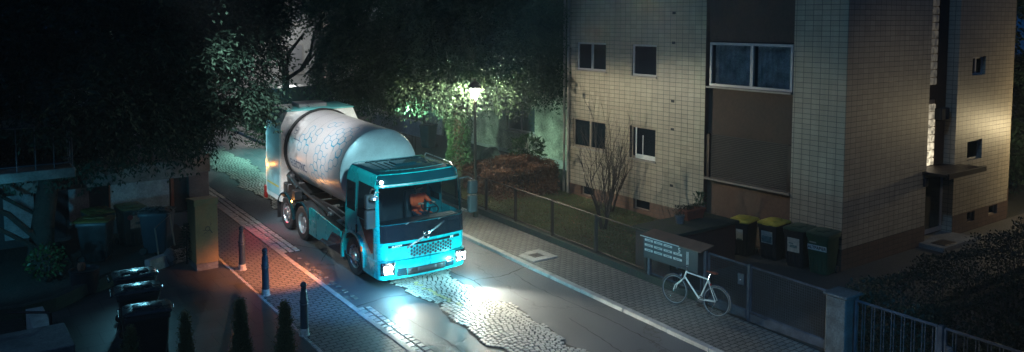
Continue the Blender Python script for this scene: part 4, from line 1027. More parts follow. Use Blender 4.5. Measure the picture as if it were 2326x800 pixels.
def make_wheel(x, y, sg, dual=False):
    Rw, z = .485, .485; P = lambda r, h: (r, h*sg)
    t = MB(); prof = [(.30, -.13), (.44, -.145), (.475, -.12), (Rw, -.08), (Rw, .08), (.475, .12), (.44, .145), (.30, .13)]
    t.lathe([P(*p) for p in prof], (x, y, z), 40, 'x', False)
    if dual: t.lathe([(p[0], p[1]*sg-.32*sg) for p in prof], (x, y, z), 40, 'x', False)
    w = MB(); w.lathe([P(.30, .13), P(.285, .115), P(.27, .04 if not dual else -.02), P(.2, .06 if not dual else -.05)], (x, y, z), 32, 'x', False)
    tyre = t.make('wheel', M_RUBBER, trk, True)
    w.make('rim', M_ALU, tyre, True)
    h = MB(); hd = .10 if not dual else .02
    h.lathe([P(.2, hd-.05), P(.19, hd), P(.13, hd+.01), P(.12, hd+.06), P(.09, hd+.08), P(.0, hd+.08)], (x, y, z), 24, 'x'); 
    for k in range(10):
        a = k*math.pi/5; h.lathe([(.016, 0), (.016, .03*sg), (.006, .035*sg)], (x+(hd+.0)*sg, y+.165*math.cos(a), z+.165*math.sin(a)), 6, 'x')
    h.make('hub', M_ALU, tyre, True)
    h = MB()
    for k in range(10):
        a = (k+.5)*math.pi/5; h.lathe([(.028, 0), (.028, .004*sg)], (x+(hd-.012)*sg, y+.232*math.cos(a), z+.232*math.sin(a)), 10, 'x')
    h.make('rim_hole', M_DARKIN, tyre)
for sg in (-1, 1):
    make_wheel(sg*1.05, 1.50, sg); make_wheel(sg*1.06, 4.88, sg, True); make_wheel(sg*1.04, 6.12, sg)
    b = MB(); arch_band(b, min(sg*.72, sg*1.23), max(sg*.72, sg*1.23), 4.88, .50, .565, .59, -5, 158); b.make('rear_fender', M_CHASSIS, trk, True)
    b = MB(); arch_band(b, sg*1.20, sg*1.245, 4.88, .50, .56, .60, -5, 158); b.make('fender_edge', M_TEALD, trk, True)
    b = MB(); arch_band(b, min(sg*.80, sg*1.22), max(sg*.80, sg*1.22), 6.12, .50, .565, .59, 20, 185); b.box(min(sg*.8, sg*1.22), max(sg*.8, sg*1.22), 6.72, 6.75, .2, .75); b.make('rear_fender', M_CHASSIS, trk, True)
    b = MB(); arch_band(b, sg*1.19, sg*1.24, 6.12, .50, .56, .60, 20, 185); b.make('fender_edge', M_TEALD, trk, True)
    b = MB(); b.box(min(sg*.98, sg*1.22), max(sg*.98, sg*1.22), 5.36, 5.62, 1.02, 1.3, .02); b.make('lamp_bracket', M_CHASSIS, trk)
    b = MB(); b.lathe([(.03, 0), (.03, .02*sg), (.015, .028*sg)], (sg*1.245, 5.50, .98), 10, 'x'); b.make('side_marker', emit('marker_bright', (1, .42, .06), 30), trk)
lamp('side_marker_light', 'POINT', (TX-1.36, TY+5.5, gz(TX, TY+5.5)+.95), 7, (1, .4, .08), .03)
# drum
DC, DZ, DR, D0, D1 = .06, 2.30, 1.14, 2.62, 6.45
b = MB(); b.lathe([(DR, D0), (DR, D0+.05), (DR, D1)], (DC, 0, DZ), 96, 'y', False)
dm = b.make('drum', M_TANK, trk, True)
b = MB(); b.lathe([(DR-.002, D0), (DR*.96, D0-.035), (DR*.6, D0-.10), (.01, D0-.13)], (DC, 0, DZ), 96, 'y', False); b.make('drum_end', M_TANKF, dm, True)
b = MB(); 
for y, r, h in ((D0+.0, .006, .03), (3.35, .003, .015), (4.1, .003, .015), (4.85, .003, .015), (5.6, .003, .015)): b.lathe([(DR+.0005, y), (DR+r, y+h*.3), (DR+r, y+h*.7), (DR+.0005, y+h)], (DC, 0, DZ), 96, 'y', False)
b.make('drum_seam', M_ALU, dm, True)
b = MB(); b.lathe([(DR+.01, 6.3), (DR+.06, 6.3), (DR+.06, 6.42), (DR+.01, 6.42)], (DC, 0, DZ), 80, 'y', False); b.make('drum_ring', M_CHASSIS, dm, True)
def on_drum(u, v, off=.006):     # u along the truck (towards the front), v arc length upwards from the left mid line
    a = math.pi-v/DR; return (DC+(DR+off)*math.cos(a), u, DZ+(DR+off)*math.sin(a))
def hexes():
    b = MB(); s_ = .165; done = {}; rr = random.Random(11)
    # columns along the drum (from the rear forward), rows upwards
    cells = [(0, 2), (0, 1), (1, 3), (1, 2), (2, 3), (2, 2), (2, 1), (3, 3), (3, 2), (4, 5), (5, 5), (5, 1), (6, 3), (6, 2), (5, 0), (7, 3), (7, 4), (8, 3), (8, 4), (9, 4), (8, 5), (9, 3), (9, 5), (10, 4), (10, 3), (10, 2), (9, 2), (7, 0), (6, 0), (6, -1), (7, 1), (8, 0), (5, -1), (4, -1), (5, -2), (6, -2), (4, -2), (7, -2), (10, 1), (9, 0)]
    thick = {(1, 2), (8, 3), (9, 3), (6, 0), (10, 2), (5, -1), (2, 2), (6, -2)}
    for (i, j) in cells:
        cu = 5.45-i*s_*1.5; cv = .06+j*s_*1.732*.82+(s_*.71 if i % 2 else 0)
        for k in range(6):
            a0, a1 = R(60*k), R(60*k+60)
            p = (cu+s_*math.cos(a0), cv+s_*.82*math.sin(a0)); q = (cu+s_*math.cos(a1), cv+s_*.82*math.sin(a1))
            key = (round((p[0]+q[0])/2, 2), round((p[1]+q[1])/2, 2))
            if key in done: continue
            done[key] = 1
            if rr.random() < .07: continue
            ww = .018 if (i, j) in thick and k in (2, 3, 4, 5) else .008
            d = Vector((q[0]-p[0], q[1]-p[1])); d.normalize(); nn = Vector((-d.y, d.x))*ww
            b.poly([on_drum(p[0]+nn.x, p[1]+nn.y), on_drum(q[0]+nn.x, q[1]+nn.y), on_drum(q[0]-nn.x, q[1]-nn.y), on_drum(p[0]-nn.x, p[1]-nn.y)])
    b.make('hexagon_decal', M_HEX, dm)
hexes()
def drum_text(s, size, u0, v0, m, sx=1.0):
    me = text_mesh(s, size, .0005, 'LEFT'); bm = bmesh.new(); bm.from_mesh(me)
    for k in range(1): bmesh.ops.subdivide_edges(bm, edges=bm.edges, cuts=1)
    for v in bm.verts: v.co = Vector(on_drum(u0-v.co.x*sx, v0+v.co.y, .007+v.co.z))
    bm.to_mesh(me); bm.free(); link('lettering', me, m, dm)
drum_text('ELECTRIC', .34, 6.1, -.30, M_DECALN, .78); b = MB()
for k in range(9):      # second word, too blurred in the photograph to read: upright strokes of its size
    u, v0 = 5.78-k*.145, -.74; w_ = .045+.02*((k*5) % 3)/2
    b.poly([on_drum(u, v0, .007), on_drum(u-w_, v0, .007), on_drum(u-w_, v0+.17, .007), on_drum(u, v0+.17, .007)])
b.make('blurred_lettering', M_HEX, dm)
b = MB()
for k in range(11):
    u = 5.98-k*.042; b.poly([on_drum(u, .42, .007), on_drum(u-.03, .42, .007), on_drum(u-.03, .45, .007), on_drum(u, .45, .007)])
b.make('small_print', M_DECALN, dm)
b = MB()
for r_ in (.11,):
    for k in range(28):
        a0, a1 = 2*math.pi*k/28, 2*math.pi*(k+1)/28; 
        b.poly([on_drum(6.05+(r_+.006)*math.cos(a0), .68+(r_+.006)*math.sin(a0)), on_drum(6.05+(r_+.006)*math.cos(a1), .68+(r_+.006)*math.sin(a1)), on_drum(6.05+(r_-.008)*math.cos(a1), .68+(r_-.008)*math.sin(a1)), on_drum(6.05+(r_-.008)*math.cos(a0), .68+(r_-.008)*math.sin(a0))])
b.poly([on_drum(6.13, .665), on_drum(5.97, .665), on_drum(5.97, .695), on_drum(6.13, .695)]); b.make('round_decal', M_DECALN, dm)
# loader body at the rear
prof = [(-1.22, .75), (-1.22, 3.05), (-1.02, 3.45), (1.08, 3.45), (1.26, 3.05), (1.26, .75)]
b = MB(); b.prism(prof, 6.42, 7.62, 'y'); lb = b.make('loader_body', M_BODYW, trk)
b.__init__(); b.prism([(x*1.012, z) for x, z in [(-1.03, 3.452), (1.09, 3.452), (1.09, 3.49), (-1.03, 3.49)]], 6.40, 7.64, 'y'); b.make('loader_roof', mat('loader_roof_teal', (.10, .42, .42), .45, nz=.3, ns=5), trk)
b = MB(); b.box(-.55, .35, 6.7, 7.3, 3.49, 3.62, .02); b.make('roof_box', M_ALU, trk)
b = MB(); b.prism([(6.55, .9), (7.60, .9), (7.60, 1.9), (7.60, 2.9), (6.55, 2.9)], -1.232, -1.222); b.make('side_panel', mat('loader_panel_blue', (.25, .46, .5), .4, nz=.2, ns=3), trk)
b = MB(); b.box(-1.236, -1.23, 6.6, 7.55, 1.15, 1.2); b.make('reflector_strip', M_LIDY, trk)
b = MB(); b.box(-1.24, -1.16, 7.58, 7.66, .8, 3.0, .01); b.make('corner_post', M_WHITE, trk)
b = MB(); b.box(-1.28, -1.2, 7.6, 7.72, .62, 1.0, .01); b.make('rear_light', mat('rear_lens_red', (.5, .03, .02), .3), trk)
b = MB(); b.box(-1.25, -1.235, 7.45, 7.56, 1.62, 1.72, .004); b.make('side_marker', emit('marker_orange_bright', (1, .35, .04), 22), trk)
lamp('rear_marker_light', 'POINT', (TX-1.42, TY+7.5, gz(TX, TY+7.5)+1.6), 10, (1, .35, .06), .03)
lamp('tail_light_glow', 'SPOT', (TX-1.5, TY+7.6, gz(TX, TY+7.6)+.9), 45, (1, .03, .08), .05, (TX-1.9, TY+5.6, gz(TX, TY+5.4)), 75, 1)
b = MB(); b.box(-1.15, 1.15, 6.1, 6.5, .95, 1.35, .03); b.tube([(-1.0, 5.6, 1.3), (-1.0, 6.35, 1.55)], .09, 10); b.tube([(-.9, 3.6, 1.02), (-1.0, 5.6, 1.35)], .035, 8); b.lathe([(.16, 0), (.18, .04), (.18, .12), (.1, .14)], (-1.05, 6.25, 1.5), 18, 'x'); b.make('subframe', M_CHASSIS, trk, True)

# driver
def person(name, label, root_loc, parent=None):
    p = empty(name, label, 'person', root_loc)
    J = {'pelvis': (0, .02, .10), 'belly': (0, .03, .25), 'chest': (0, .01, .46), 'neck': (0, -.01, .60), 'head': (0, -.05, .74), 'crown': (0, -.04, .83)}
    J.update({'shl': (-.19, 0, .53), 'ell': (-.27, -.20, .36), 'hal': (-.17, -.44, .43), 'shr': (.19, 0, .53), 'elr': (.28, -.20, .36), 'har': (.17, -.44, .43),
              'hil': (-.10, -.05, .08), 'knl': (-.17, -.46, .12), 'fol': (-.17, -.50, -.30), 'hir': (.10, -.05, .08), 'knr': (.17, -.46, .12), 'for': (.17, -.50, -.30), 'tol': (-.18, -.63, -.34), 'tor': (.18, -.63, -.34)})
    Rd = dict(pelvis=.15, belly=.135, chest=.155, neck=.055, head=.095, crown=.075, shl=.075, ell=.048, hal=.034, shr=.075, elr=.048, har=.034, hil=.10, knl=.065, fol=.045, hir=.10, knr=.065, fol_=0, tol=.035, tor=.035)
    Rd['for'] = .045
    E_ = [('pelvis', 'belly'), ('belly', 'chest'), ('chest', 'neck'), ('neck', 'head'), ('head', 'crown'), ('chest', 'shl'), ('shl', 'ell'), ('ell', 'hal'), ('chest', 'shr'), ('shr', 'elr'), ('elr', 'har'), ('pelvis', 'hil'), ('hil', 'knl'), ('knl', 'fol'), ('fol', 'tol'), ('pelvis', 'hir'), ('hir', 'knr'), ('knr', 'for'), ('for', 'tor')]
    # fingers
    for s_, hn in ((-1, 'hal'), (1, 'har')):
        h = Vector(J[hn])
        for i in range(5):
            k = f'{hn}f{i}'; a = (i-1.5)*.022 if i else -.03
            J[k+'a'] = tuple(h+Vector((a*.9, -.05 if i else -.02, .02 if i else .03))); J[k+'b'] = tuple(h+Vector((a, -.075 if i else -.04, -.005 if i else .045)))
            Rd[k+'a'] = .010; Rd[k+'b'] = .008; E_ += [(hn, k+'a'), (k+'a', k+'b')]
    names = list(J); me = bpy.data.meshes.new('body'); me.from_pydata([J[n] for n in names], [(names.index(a), names.index(c)) for a, c in E_], [])
    o = bpy.data.objects.new('body', me); COL.objects.link(o)
    sk = o.modifiers.new('skin', 'SKIN'); sub = o.modifiers.new('sub', 'SUBSURF'); sub.levels = sub.render_levels = 2
    for i, n in enumerate(names): r = Rd[n]; me.skin_vertices[0].data[i].radius = (r, r*.85 if n in ('chest', 'belly', 'pelvis') else r)
    me.skin_vertices[0].data[0].use_root = True
    bpy.context.view_layer.update()
    m2 = bpy.data.meshes.new_from_object(o.evaluated_get(bpy.context.evaluated_depsgraph_get())); bpy.data.objects.remove(o)
    ob = link('body', m2, [M_SKIN, M_HIVIS, M_TROUS], p, True)
    for f in m2.polygons:
        c = f.center
        f.material_index = 0 if (c.z > .585 and abs(c.x) < .12) or (c.y < -.40 and c.z > .36) else (2 if c.z < .16 else 1)
    b = MB(); hc = Vector((0, -.05, .78))
    b.lathe([(.02, .125), (.07, .11), (.10, .06), (.105, 0), (.095, -.04)], (hc.x, hc.y+.022, hc.z), 16, cap=False); b.make('hair', M_HAIR, p, True)
    b = MB()
    for s_ in (-1, 1): b.lathe([(.004, -.006), (.011, 0), (.004, .006)], (s_*.033, -.15, .765), 8, 'y'); b.lathe([(.01, -.01), (.026, 0), (.01, .01)], (s_*.10, -.05, .755), 8, 'x')
    b.box(-.022, .022, -.152, -.146, .705, .713); b.box(-.011, .011, -.165, -.14, .725, .76, .004); b.make('face_features', M_SKIN, p)
    b = MB()
    for s_ in (-1, 1): b.lathe([(.170, .30), (.176, .31), (.176, .35), (.170, .36)], (0, .02, 0), 20, cap=False)
    return p
g_ = TY+1.35
drv = person('person', 'driver in orange jacket sitting behind the windscreen with hands on the steering wheel', (TX+.55, TY+1.32, gz(TX, TY+1.32)-.06+1.28))

# ------------------------------------------------------------------ bicycle
def bicycle():
    rx, ry, fx, fy = 14.20, 11.66, 14.00, 12.72
    g0 = gz(14.2, 11.7); d = Vector((fx-rx, fy-ry, gz(fx, fy)-g0)); yaw = math.atan2(d.x, d.y)
    t = empty('bicycle', 'cream racing bicycle with brown saddle parked on the pavement by the letterboxes', 'bicycle', (rx, ry, g0))
    t.rotation_euler = (math.atan2(d.z, math.hypot(d.x, d.y)), R(4), -yaw)
    Rw = .34; WB = math.hypot(d.x, d.y); r0, f0 = Vector((0, 0, Rw)), Vector((0, WB, Rw)); bb = Vector((0, .42, .28)); seat = Vector((0, .24, .78)); seat_t = Vector((0, .19, .93)); hd_t = Vector((0, WB-.28, .84)); hd_b = Vector((0, WB-.235, .70))
    b = MB()
    for p, q, r in ((bb, seat, .018), (seat, hd_t-Vector((0, 0, .03)), .017), (bb, hd_b, .019), (hd_b, hd_t, .022)): b.tube([p, q], r, 10)
    for s_ in (-1, 1):
        b.tube([bb+Vector((s_*.03, 0, 0)), r0+Vector((s_*.05, 0, 0))], .010, 7); b.tube([seat+Vector((s_*.015, 0, -.02)), r0+Vector((s_*.05, 0, 0))], .009, 7)
    b.make('frame', M_BIKE, t, True)
    b = MB()
    for s_ in (-1, 1): b.tube([hd_b, hd_b+Vector((s_*.05, .01, -.05)), f0+Vector((s_*.045, -.03, .12)), f0+Vector((s_*.045, 0, 0))], .011, 7)
    b.make('fork', M_BIKE, t, True)
    for c in (r0, f0):
        b = MB(); b.torus(c, Rw-.012, .014, 56, 8); w = b.make('wheel', mat('bicycle_tyre', (.10, .10, .10), .7), t, True)
        b = MB(); b.torus(c, Rw-.032, .010, 56, 6); b.make('rim', M_ALU, w, True)
        b = MB(); b.lathe([(.02, -.05), (.018, 0), (.02, .05)], c, 10, 'x')
        for k in range(28):
            a = 2*math.pi*k/28; e = c+Vector((0, math.cos(a), math.sin(a)))*(Rw-.04); h = c+Vector(((.03 if k % 2 else -.03), math.cos(a+.5)*.02, math.sin(a+.5)*.02)); b.tube([h, e], .0016, 3, False)
        b.make('spokes', M_CHROME, w)
        b = MB(); arch = [(c.x, c.y+(Rw+.02)*math.cos(R(a)), c.z+(Rw+.02)*math.sin(R(a))) for a in (range(60, 205, 12) if c is r0 else range(20, 130, 12))]
        b.tube(arch, .016, 6); b.make('mudguard', M_CHROME, t, True)
    b = MB(); b.tube([seat, seat_t], .013, 8); b.make('seat_post', M_CHROME, t, True)
    b = MB(); b.loft([[(w*math.cos(k*math.pi/4), y, .955+h*math.sin(k*math.pi/4)) for k in range(8)] for y, w, h in ((.04, .065, .02), (.08, .075, .026), (.16, .055, .022), (.25, .022, .018), (.31, .014, .012))]); b.make('saddle', M_LEATHER, t, True)
    b = MB(); st_ = hd_t+Vector((0, .0, .07)); b.tube([hd_t, st_, st_+Vector((0, .07, .01))], .012, 8); c = st_+Vector((0, .07, .01))
    for s_ in (-1, 1): b.tube([c, c+Vector((s_*.16, .0, .01)), c+Vector((s_*.21, .06, .0)), c+Vector((s_*.22, .03, -.05))], .011, 8)
    hb = b.make('handlebar', M_CHROME, t, True)
    b = MB()
    for s_ in (-1, 1): b.tube([c+Vector((s_*.19, .05, .0)), c+Vector((s_*.20, .10, -.05))], .006, 5)
    b.make('brake_lever', M_CHROME, hb, True)
    b = MB(); b.lathe([(.085, -.004), (.085, .004)], bb+Vector((.05, 0, 0)), 24, 'x'); b.tube([bb+Vector((.06, 0, 0)), bb+Vector((.075, .12, -.11))], .010, 6); b.tube([bb+Vector((-.06, 0, 0)), bb+Vector((-.075, -.12, .11))], .010, 6)
    b.box(.07, .16, bb.y+.09, bb.y+.15, bb.z-.125, bb.z-.10, .004); b.box(-.16, -.07, bb.y-.15, bb.y-.09, bb.z+.10, bb.z+.125, .004); b.make('crank', M_CHROME, t, True)
    b = MB(); b.tube([bb+Vector((.05, 0, .085)), r0+Vector((.05, 0, .035))], .005, 4); b.tube([bb+Vector((.05, 0, -.085)), r0+Vector((.05, 0, -.035))], .005, 4); b.make('chain', M_IRON, t)
    b = MB(); b.lathe([(.015, -.01), (.035, 0), (.035, .03), (.01, .035)], (0, hd_b.y+.08, hd_b.z+.03), 12, 'y'); b.make('front_lamp', M_CHROME, t, True)
    b = MB(); q = seat+Vector((-.02, -.06, -.10)); b.box(q.x-.02, q.x+.02, q.y-.03, q.y, q.z-.02, q.z+.03, .006); b.make('rear_lamp', mat('rear_lamp_red', (.4, .02, .02), .3), t)
    b = MB(); b.tube([(-.05, -.02, Rw), (-.16, .10, .02)], .008, 6); b.make('kickstand', M_CHROME, t)
bicycle()

# ------------------------------------------------------------------ wheeled bins
def make_bin(label, loc, rz, bm_, lm, h=1.0, w=.58, d=.70, group='wheeled bins', rim=None):
    t = empty('wheeled_bin', label, 'bin', loc, rz, group)
    def rr(z, w, d, r=.05, y0=0): 
        pts = []
        for cx_, cy_, a0 in ((w/2-r, d/2-r, 0), (-w/2+r, d/2-r, 90), (-w/2+r, -d/2+r, 180), (w/2-r, -d/2+r, 270)):
            for k in range(4): a = R(a0+30*k); pts.append((cx_+r*math.cos(a), y0+cy_+r*math.sin(a), z))
        return pts
    b = MB(); b.loft([rr(.03, w*.80, d*.72, y0=.0), rr(.06, w*.82, d*.75), rr(h*.45, w*.90, d*.86, y0=-.01), rr(h*.47, w*.915, d*.88, y0=-.01), rr(h-.1, w*.97, d*.97, y0=-.01)])
    b.loft([rr(h-.10, w*1.05, d*1.05), rr(h-.02, w*1.07, d*1.07), rr(h, w*1.03, d*1.03)])
    for k in range(5): b.box(-w*.34+k*w*.17-.012, -w*.34+k*w*.17+.012, -d*.452, -d*.40, .12, h*.42, .005)
    b.make('body', bm_, t, True)
    b = MB(); b.loft([rr(h+.004, w*1.09, d*1.12, .07), rr(h+.035, w*1.10, d*1.13, .07), rr(h+.062, w*1.0, d*1.02, .09), rr(h+.075, w*.72, d*.78, .1), rr(h+.078, w*.3, d*.3, .04)])
    b.box(-.13, .13, -d*.36, d*.34, h+.066, h+.105, .028, seg=2); b.box(-.20, .20, -d*.12, d*.12, h+.066, h+.098, .02, seg=2)
    lid = b.make('lid', lm, t, True)
    b = MB(); b.tube([(-w*.4, d*.6, h+.02), (-w*.40, d*.66, h+.0), (w*.40, d*.66, h+.0), (w*.4, d*.6, h+.02)], .016, 8); b.make('handle', lm, lid, True)
    b = MB(); b.tube([(-.10, -d*.58, h+.03), (-.09, -d*.61, h+.01), (.09, -d*.61, h+.01), (.10, -d*.58, h+.03)], .010, 6); b.make('handle', lm, lid, True)
    for s_ in (-1, 1):
        b = MB(); b.torus((s_*w*.47, d*.36, .10), .075, .027, 22, 8); b.lathe([(.07, -.015), (.07, .015)], (s_*w*.47, d*.36, .10), 18, 'x'); b.make('wheel', M_RUBBER, t, True)
    b = MB(); b.tube([(-w*.47, d*.36, .10), (w*.47, d*.36, .10)], .012, 6); b.make('axle', M_STEEL, t)
    return t, w, d, h
def sticker(t, x0, x1, z0, z1, w, d, m=M_STICK, name='sticker', f=.92, blot=None):
    b = MB(); y = -d*.5*f-.012; b.poly([(x0, y, z0), (x1, y, z0), (x1, y-.02, z1), (x0, y-.02, z1)]); o = b.make(name, m, t)
    if blot:
        b = MB()
        for (a0, a1, c0, c1) in blot: 
            fx = lambda a: x0+(x1-x0)*a; fz = lambda c: z0+(z1-z0)*c; yy = lambda c: y-.004-.02*c
            b.poly([(fx(a0), yy(c0), fz(c0)), (fx(a1), yy(c0), fz(c0)), (fx(a1), yy(c1), fz(c1)), (fx(a0), yy(c1), fz(c1))])
        b.make('print', M_STICKB, o)
    return o
RG = 'wheeled bins beside the apartment block'
t, w, d, h = make_bin('black bin with yellow lid standing alone at the end of the brown shelter', (18.62, 14.35, -.02), R(-78), M_BINB, M_LIDY, 1.0, group=RG); sticker(t, -.05, .15, .52, .82, w, d, blot=[(.1, .9, .0, .12)])
t, w, d, h = make_bin('black bin with yellow lid and large pale sticker, leftmost of the three by the corner', (19.0, 13.62, -.02), R(-86), M_BINB, M_LIDY, 1.02, group=RG); sticker(t, -.17, .17, .50, .84, w, d, blot=[(.05, .95, .08, .6)])
t, w, d, h = make_bin('black bin with dark green lid and picture sticker between yellow lidded and green bin', (18.98, 12.78, -.02), R(-84), M_BINB, M_LIDG, 1.04, group=RG); sticker(t, -.17, .17, .46, .84, w, d, blot=[(.2, .8, .3, .5), (.1, .5, .55, .65)])
t, w, d, h = make_bin('green bin lettered ALTPAPIER beside the building corner', (18.98, 12.08, -.02), R(-84), M_BING, M_LIDG, 1.06, group=RG)
o = sticker(t, -.26, .26, .66, .80, w, d, M_PLATE); text('ALTPAPIER', .118, M_IRON, o, facing((0, -d*.46-.028, .728), (1, 0, 0), (0, -.12, 1)), sx=.88)
sticker(t, -.20, -.02, .845, .885, w, d, M_STICK, f=.95)
LG = 'bins at the back of the courtyard'
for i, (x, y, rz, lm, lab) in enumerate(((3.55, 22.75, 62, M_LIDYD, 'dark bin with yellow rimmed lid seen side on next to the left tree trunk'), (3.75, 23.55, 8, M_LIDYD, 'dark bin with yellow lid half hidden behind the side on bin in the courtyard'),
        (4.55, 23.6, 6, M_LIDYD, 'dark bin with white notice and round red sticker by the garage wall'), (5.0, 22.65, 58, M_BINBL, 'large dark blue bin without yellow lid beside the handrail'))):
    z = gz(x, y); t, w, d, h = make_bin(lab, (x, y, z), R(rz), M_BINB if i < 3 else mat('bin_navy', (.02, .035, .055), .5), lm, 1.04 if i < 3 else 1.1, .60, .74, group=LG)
    if i == 1: sticker(t, .02, .24, .35, .78, w, d)
    if i == 2:
        sticker(t, -.12, .20, .52, .88, w, d, blot=[(.0, 1, .0, .06), (.4, .9, .3, .5)]); b = MB(); b.lathe([(.07, 0), (.07, -.004)], (-.12, -.37, .84), 16, 'y'); b.make('round_sticker', mat('sticker_red', (.45, .04, .05), .5), t)
FG = 'black bins in the left foreground'
for (x, y, rz, lab) in ((3.50, 18.02, 84, 'black bin farthest from the camera of the row of three in the left foreground'), (3.38, 17.12, 82, 'middle black bin of the row of three in the left foreground'), (3.30, 15.95, 80, 'black bin nearest the camera of the row of three in the left foreground')):
    make_bin(lab, (x, y, gz(x, y)), R(rz), M_BINB, M_BINBL, 1.05, .60, .74, group=FG)

# ------------------------------------------------------------------ bollards
BG_ = 'cast bollards along the left pavement'
def bollard(x, y, label):
    t = empty('bollard', label, 'bollard', (x, y, gz(x, y)-.01), group=BG_)
    b = MB(); b.lathe([(.085, .14), (.08, .3), (.075, .62), (.085, .64), (.085, .66), (.075, .68), (.09, .70), (.09, .72), (.072, .75), (.07, .9), (.055, .93), (.05, .97), (.06, .99), (.062, 1.0), (.05, 1.01)], n=16); b.make('shaft', M_BOLL, t, True)
    b = MB(); b.lathe([(.03, 1.0), (.062, 1.03), (.066, 1.06), (.05, 1.10), (.02, 1.12), (.0, 1.122)], n=16); b.make('knob', M_BOLL, t, True)
    b = MB(); b.lathe([(.11, 0), (.11, .012), (.092, .03), (.088, .15), (.086, .155)], n=16); b.make('foot', M_BWHITE, t, True)
    return t
b0 = bollard(6.42, 20.15, 'farthest blue grey bollard with plain foot near the yellow cabinet')
bm1 = dup(b0, None, (6.32, 18.20, gz(6.3, 18.2)-.01), label='middle blue grey bollard with whitish foot on the left pavement'); bm2 = dup(b0, None, (6.22, 15.66, gz(6.2, 15.66)-.01), label='nearest blue grey bollard with white painted foot at the pavement edge')
# ------------------------------------------------------------------ yellow post cabinet
yb = empty('postal_cabinet', 'tall yellow metal postal cabinet with post horn beside the pavement', 'cabinet', (5.7, 20.95, gz(5.7, 20.9)))
b = MB(); b.box(-.27, .28, -.35, .35, .16, 1.62, .01); b.make('body', M_YEL, yb)
b = MB(); b.prism([(-.37, 1.621), (.37, 1.621), (.37, 1.70), (-.37, 1.78)], -.29, .30); b.make('top', M_YEL, yb)
b = MB(); b.box(-.26, .27, -.34, .34, -.1, .16, .01); b.make('foot', M_CONC, yb)
b = MB(); b.torus((.03, -.356, 1.02), .055, .007, 24, 6, 'y'); b.tube([(.08, -.356, .99), (.12, -.356, .93), (.14, -.356, .90)], .010, 6); b.tube([(-.02, -.356, 1.0), (-.09, -.356, .98)], .006, 6)
b.tube([(.09, -.356, 1.10), (.12, -.356, 1.13), (.10, -.356, 1.16)], .006, 5); b.tube([(-.07, -.356, .90), (-.04, -.356, .93), (.0, -.356, .92)], .006, 5); b.make('post_horn', M_IRON, yb)
# ------------------------------------------------------------------ left side: garage, tree beds, walls
GY = 25.0
ga = empty('garage', 'low garage with pale panels dark doors and thick roof slab under the conifer', 'garage', (3, GY, gz(3, GY)))
b = MB(); b.box(-4, 6.42, GY-.9, GY+5, 2.12, 2.62, .01); b.box(6.40, 7.05, GY-.1, GY+5, 2.06, 2.62, .01) ; b.make('roof', M_CONC, ga, world=True)
b = MB(); b.box(-4, 6.4, GY+.12, GY+.3, .2, 2.12); b.make('wall', mat('garage_dark_wall', (.06, .055, .055), .8, nz=.4, ns=2), ga, world=True)
PP = mat('garage_panel', (.36, .38, .38), .7, nz=.45, ns=2.5, bm=.004, bs=20)
for (x0, x1, z0) in ((1.75, 2.45, .76), (3.28, 3.78, .95), (4.32, 5.9, .95)):
    b = MB(); b.box(x0, x1, GY+.03, GY+.11, z0, 2.11, .006); b.make('panel', PP, ga, world=True)
for (x0, x1) in ((3.8, 4.28), (2.55, 3.2)):
    b = MB(); b.box(x0, x1, GY+.06, GY+.118, .62, 2.10, .006); b.make('door', M_MAIL, ga, world=True)
b = MB(); b.box(5.93, 6.02, GY, GY+.12, .9, 2.1, .006); b.box(4.285, 4.315, GY, GY+.12, .9, 2.1); b.make('frame', M_TERRA, ga, world=True)  # orange light on the strip is put into its terracotta colour
b = MB(); b.box(6.42, 7.0, GY-.1, GY+4.5, .1, 2.06, .012); b.make('pillar', mat('garage_pillar', (.16, .13, .12), .85, nz=.3, ns=3), ga, world=True)
b = MB(); b.box(5.0, 6.35, GY-.25, GY-.05, .4, .98, .01); b.make('meter_box', M_MAIL, ga, world=True)
# house with balcony above at the far left
hb = empty('balcony_house', 'dark house with metal railed balcony behind the conifer at far left', 'house', (-3, 24, .5))
b = MB(); b.box(-9, .6, 24, 34, 2.7, 9.5); b.make('wall', mat('dark_boards', (.09, .075, .065), .8, nz=.5, ns=3), hb, world=True)
b = MB(); b.box(-5, 2.3, 21.4, 24, 4.12, 4.35, .01); b.box(-5, 2.9, 20.9, 24, 3.0, 3.22, .01); b.make('balcony_slab', M_CONC, hb, world=True)
def railing(name, parent, p0, p1, h, n, m=M_IRON, r=.012, world=True):
    p0, p1 = Vector(p0), Vector(p1); b = MB(); up = Vector((0, 0, h))
    b.tube([p0+up, p1+up], r*1.6, 6); b.tube([p0+up*.12, p1+up*.12], r*1.2, 5)
    for i in range(n+1): p = p0.lerp(p1, i/n); b.tube([p, p+up], r if 0 < i < n else r*1.6, 5)
    return b.make(name, m, parent, world=world)
railing('railing', hb, (-3, 21.4, 4.35), (2.25, 21.4, 4.35), .85, 20, M_GATE); railing('railing', hb, (-3, 20.95, 3.22), (2.85, 20.95, 3.22), 1.0, 16, M_GATE); railing('railing', hb, (2.85, 20.95, 3.22), (2.85, 23.6, 3.22), 1.4, 8, M_GATE)
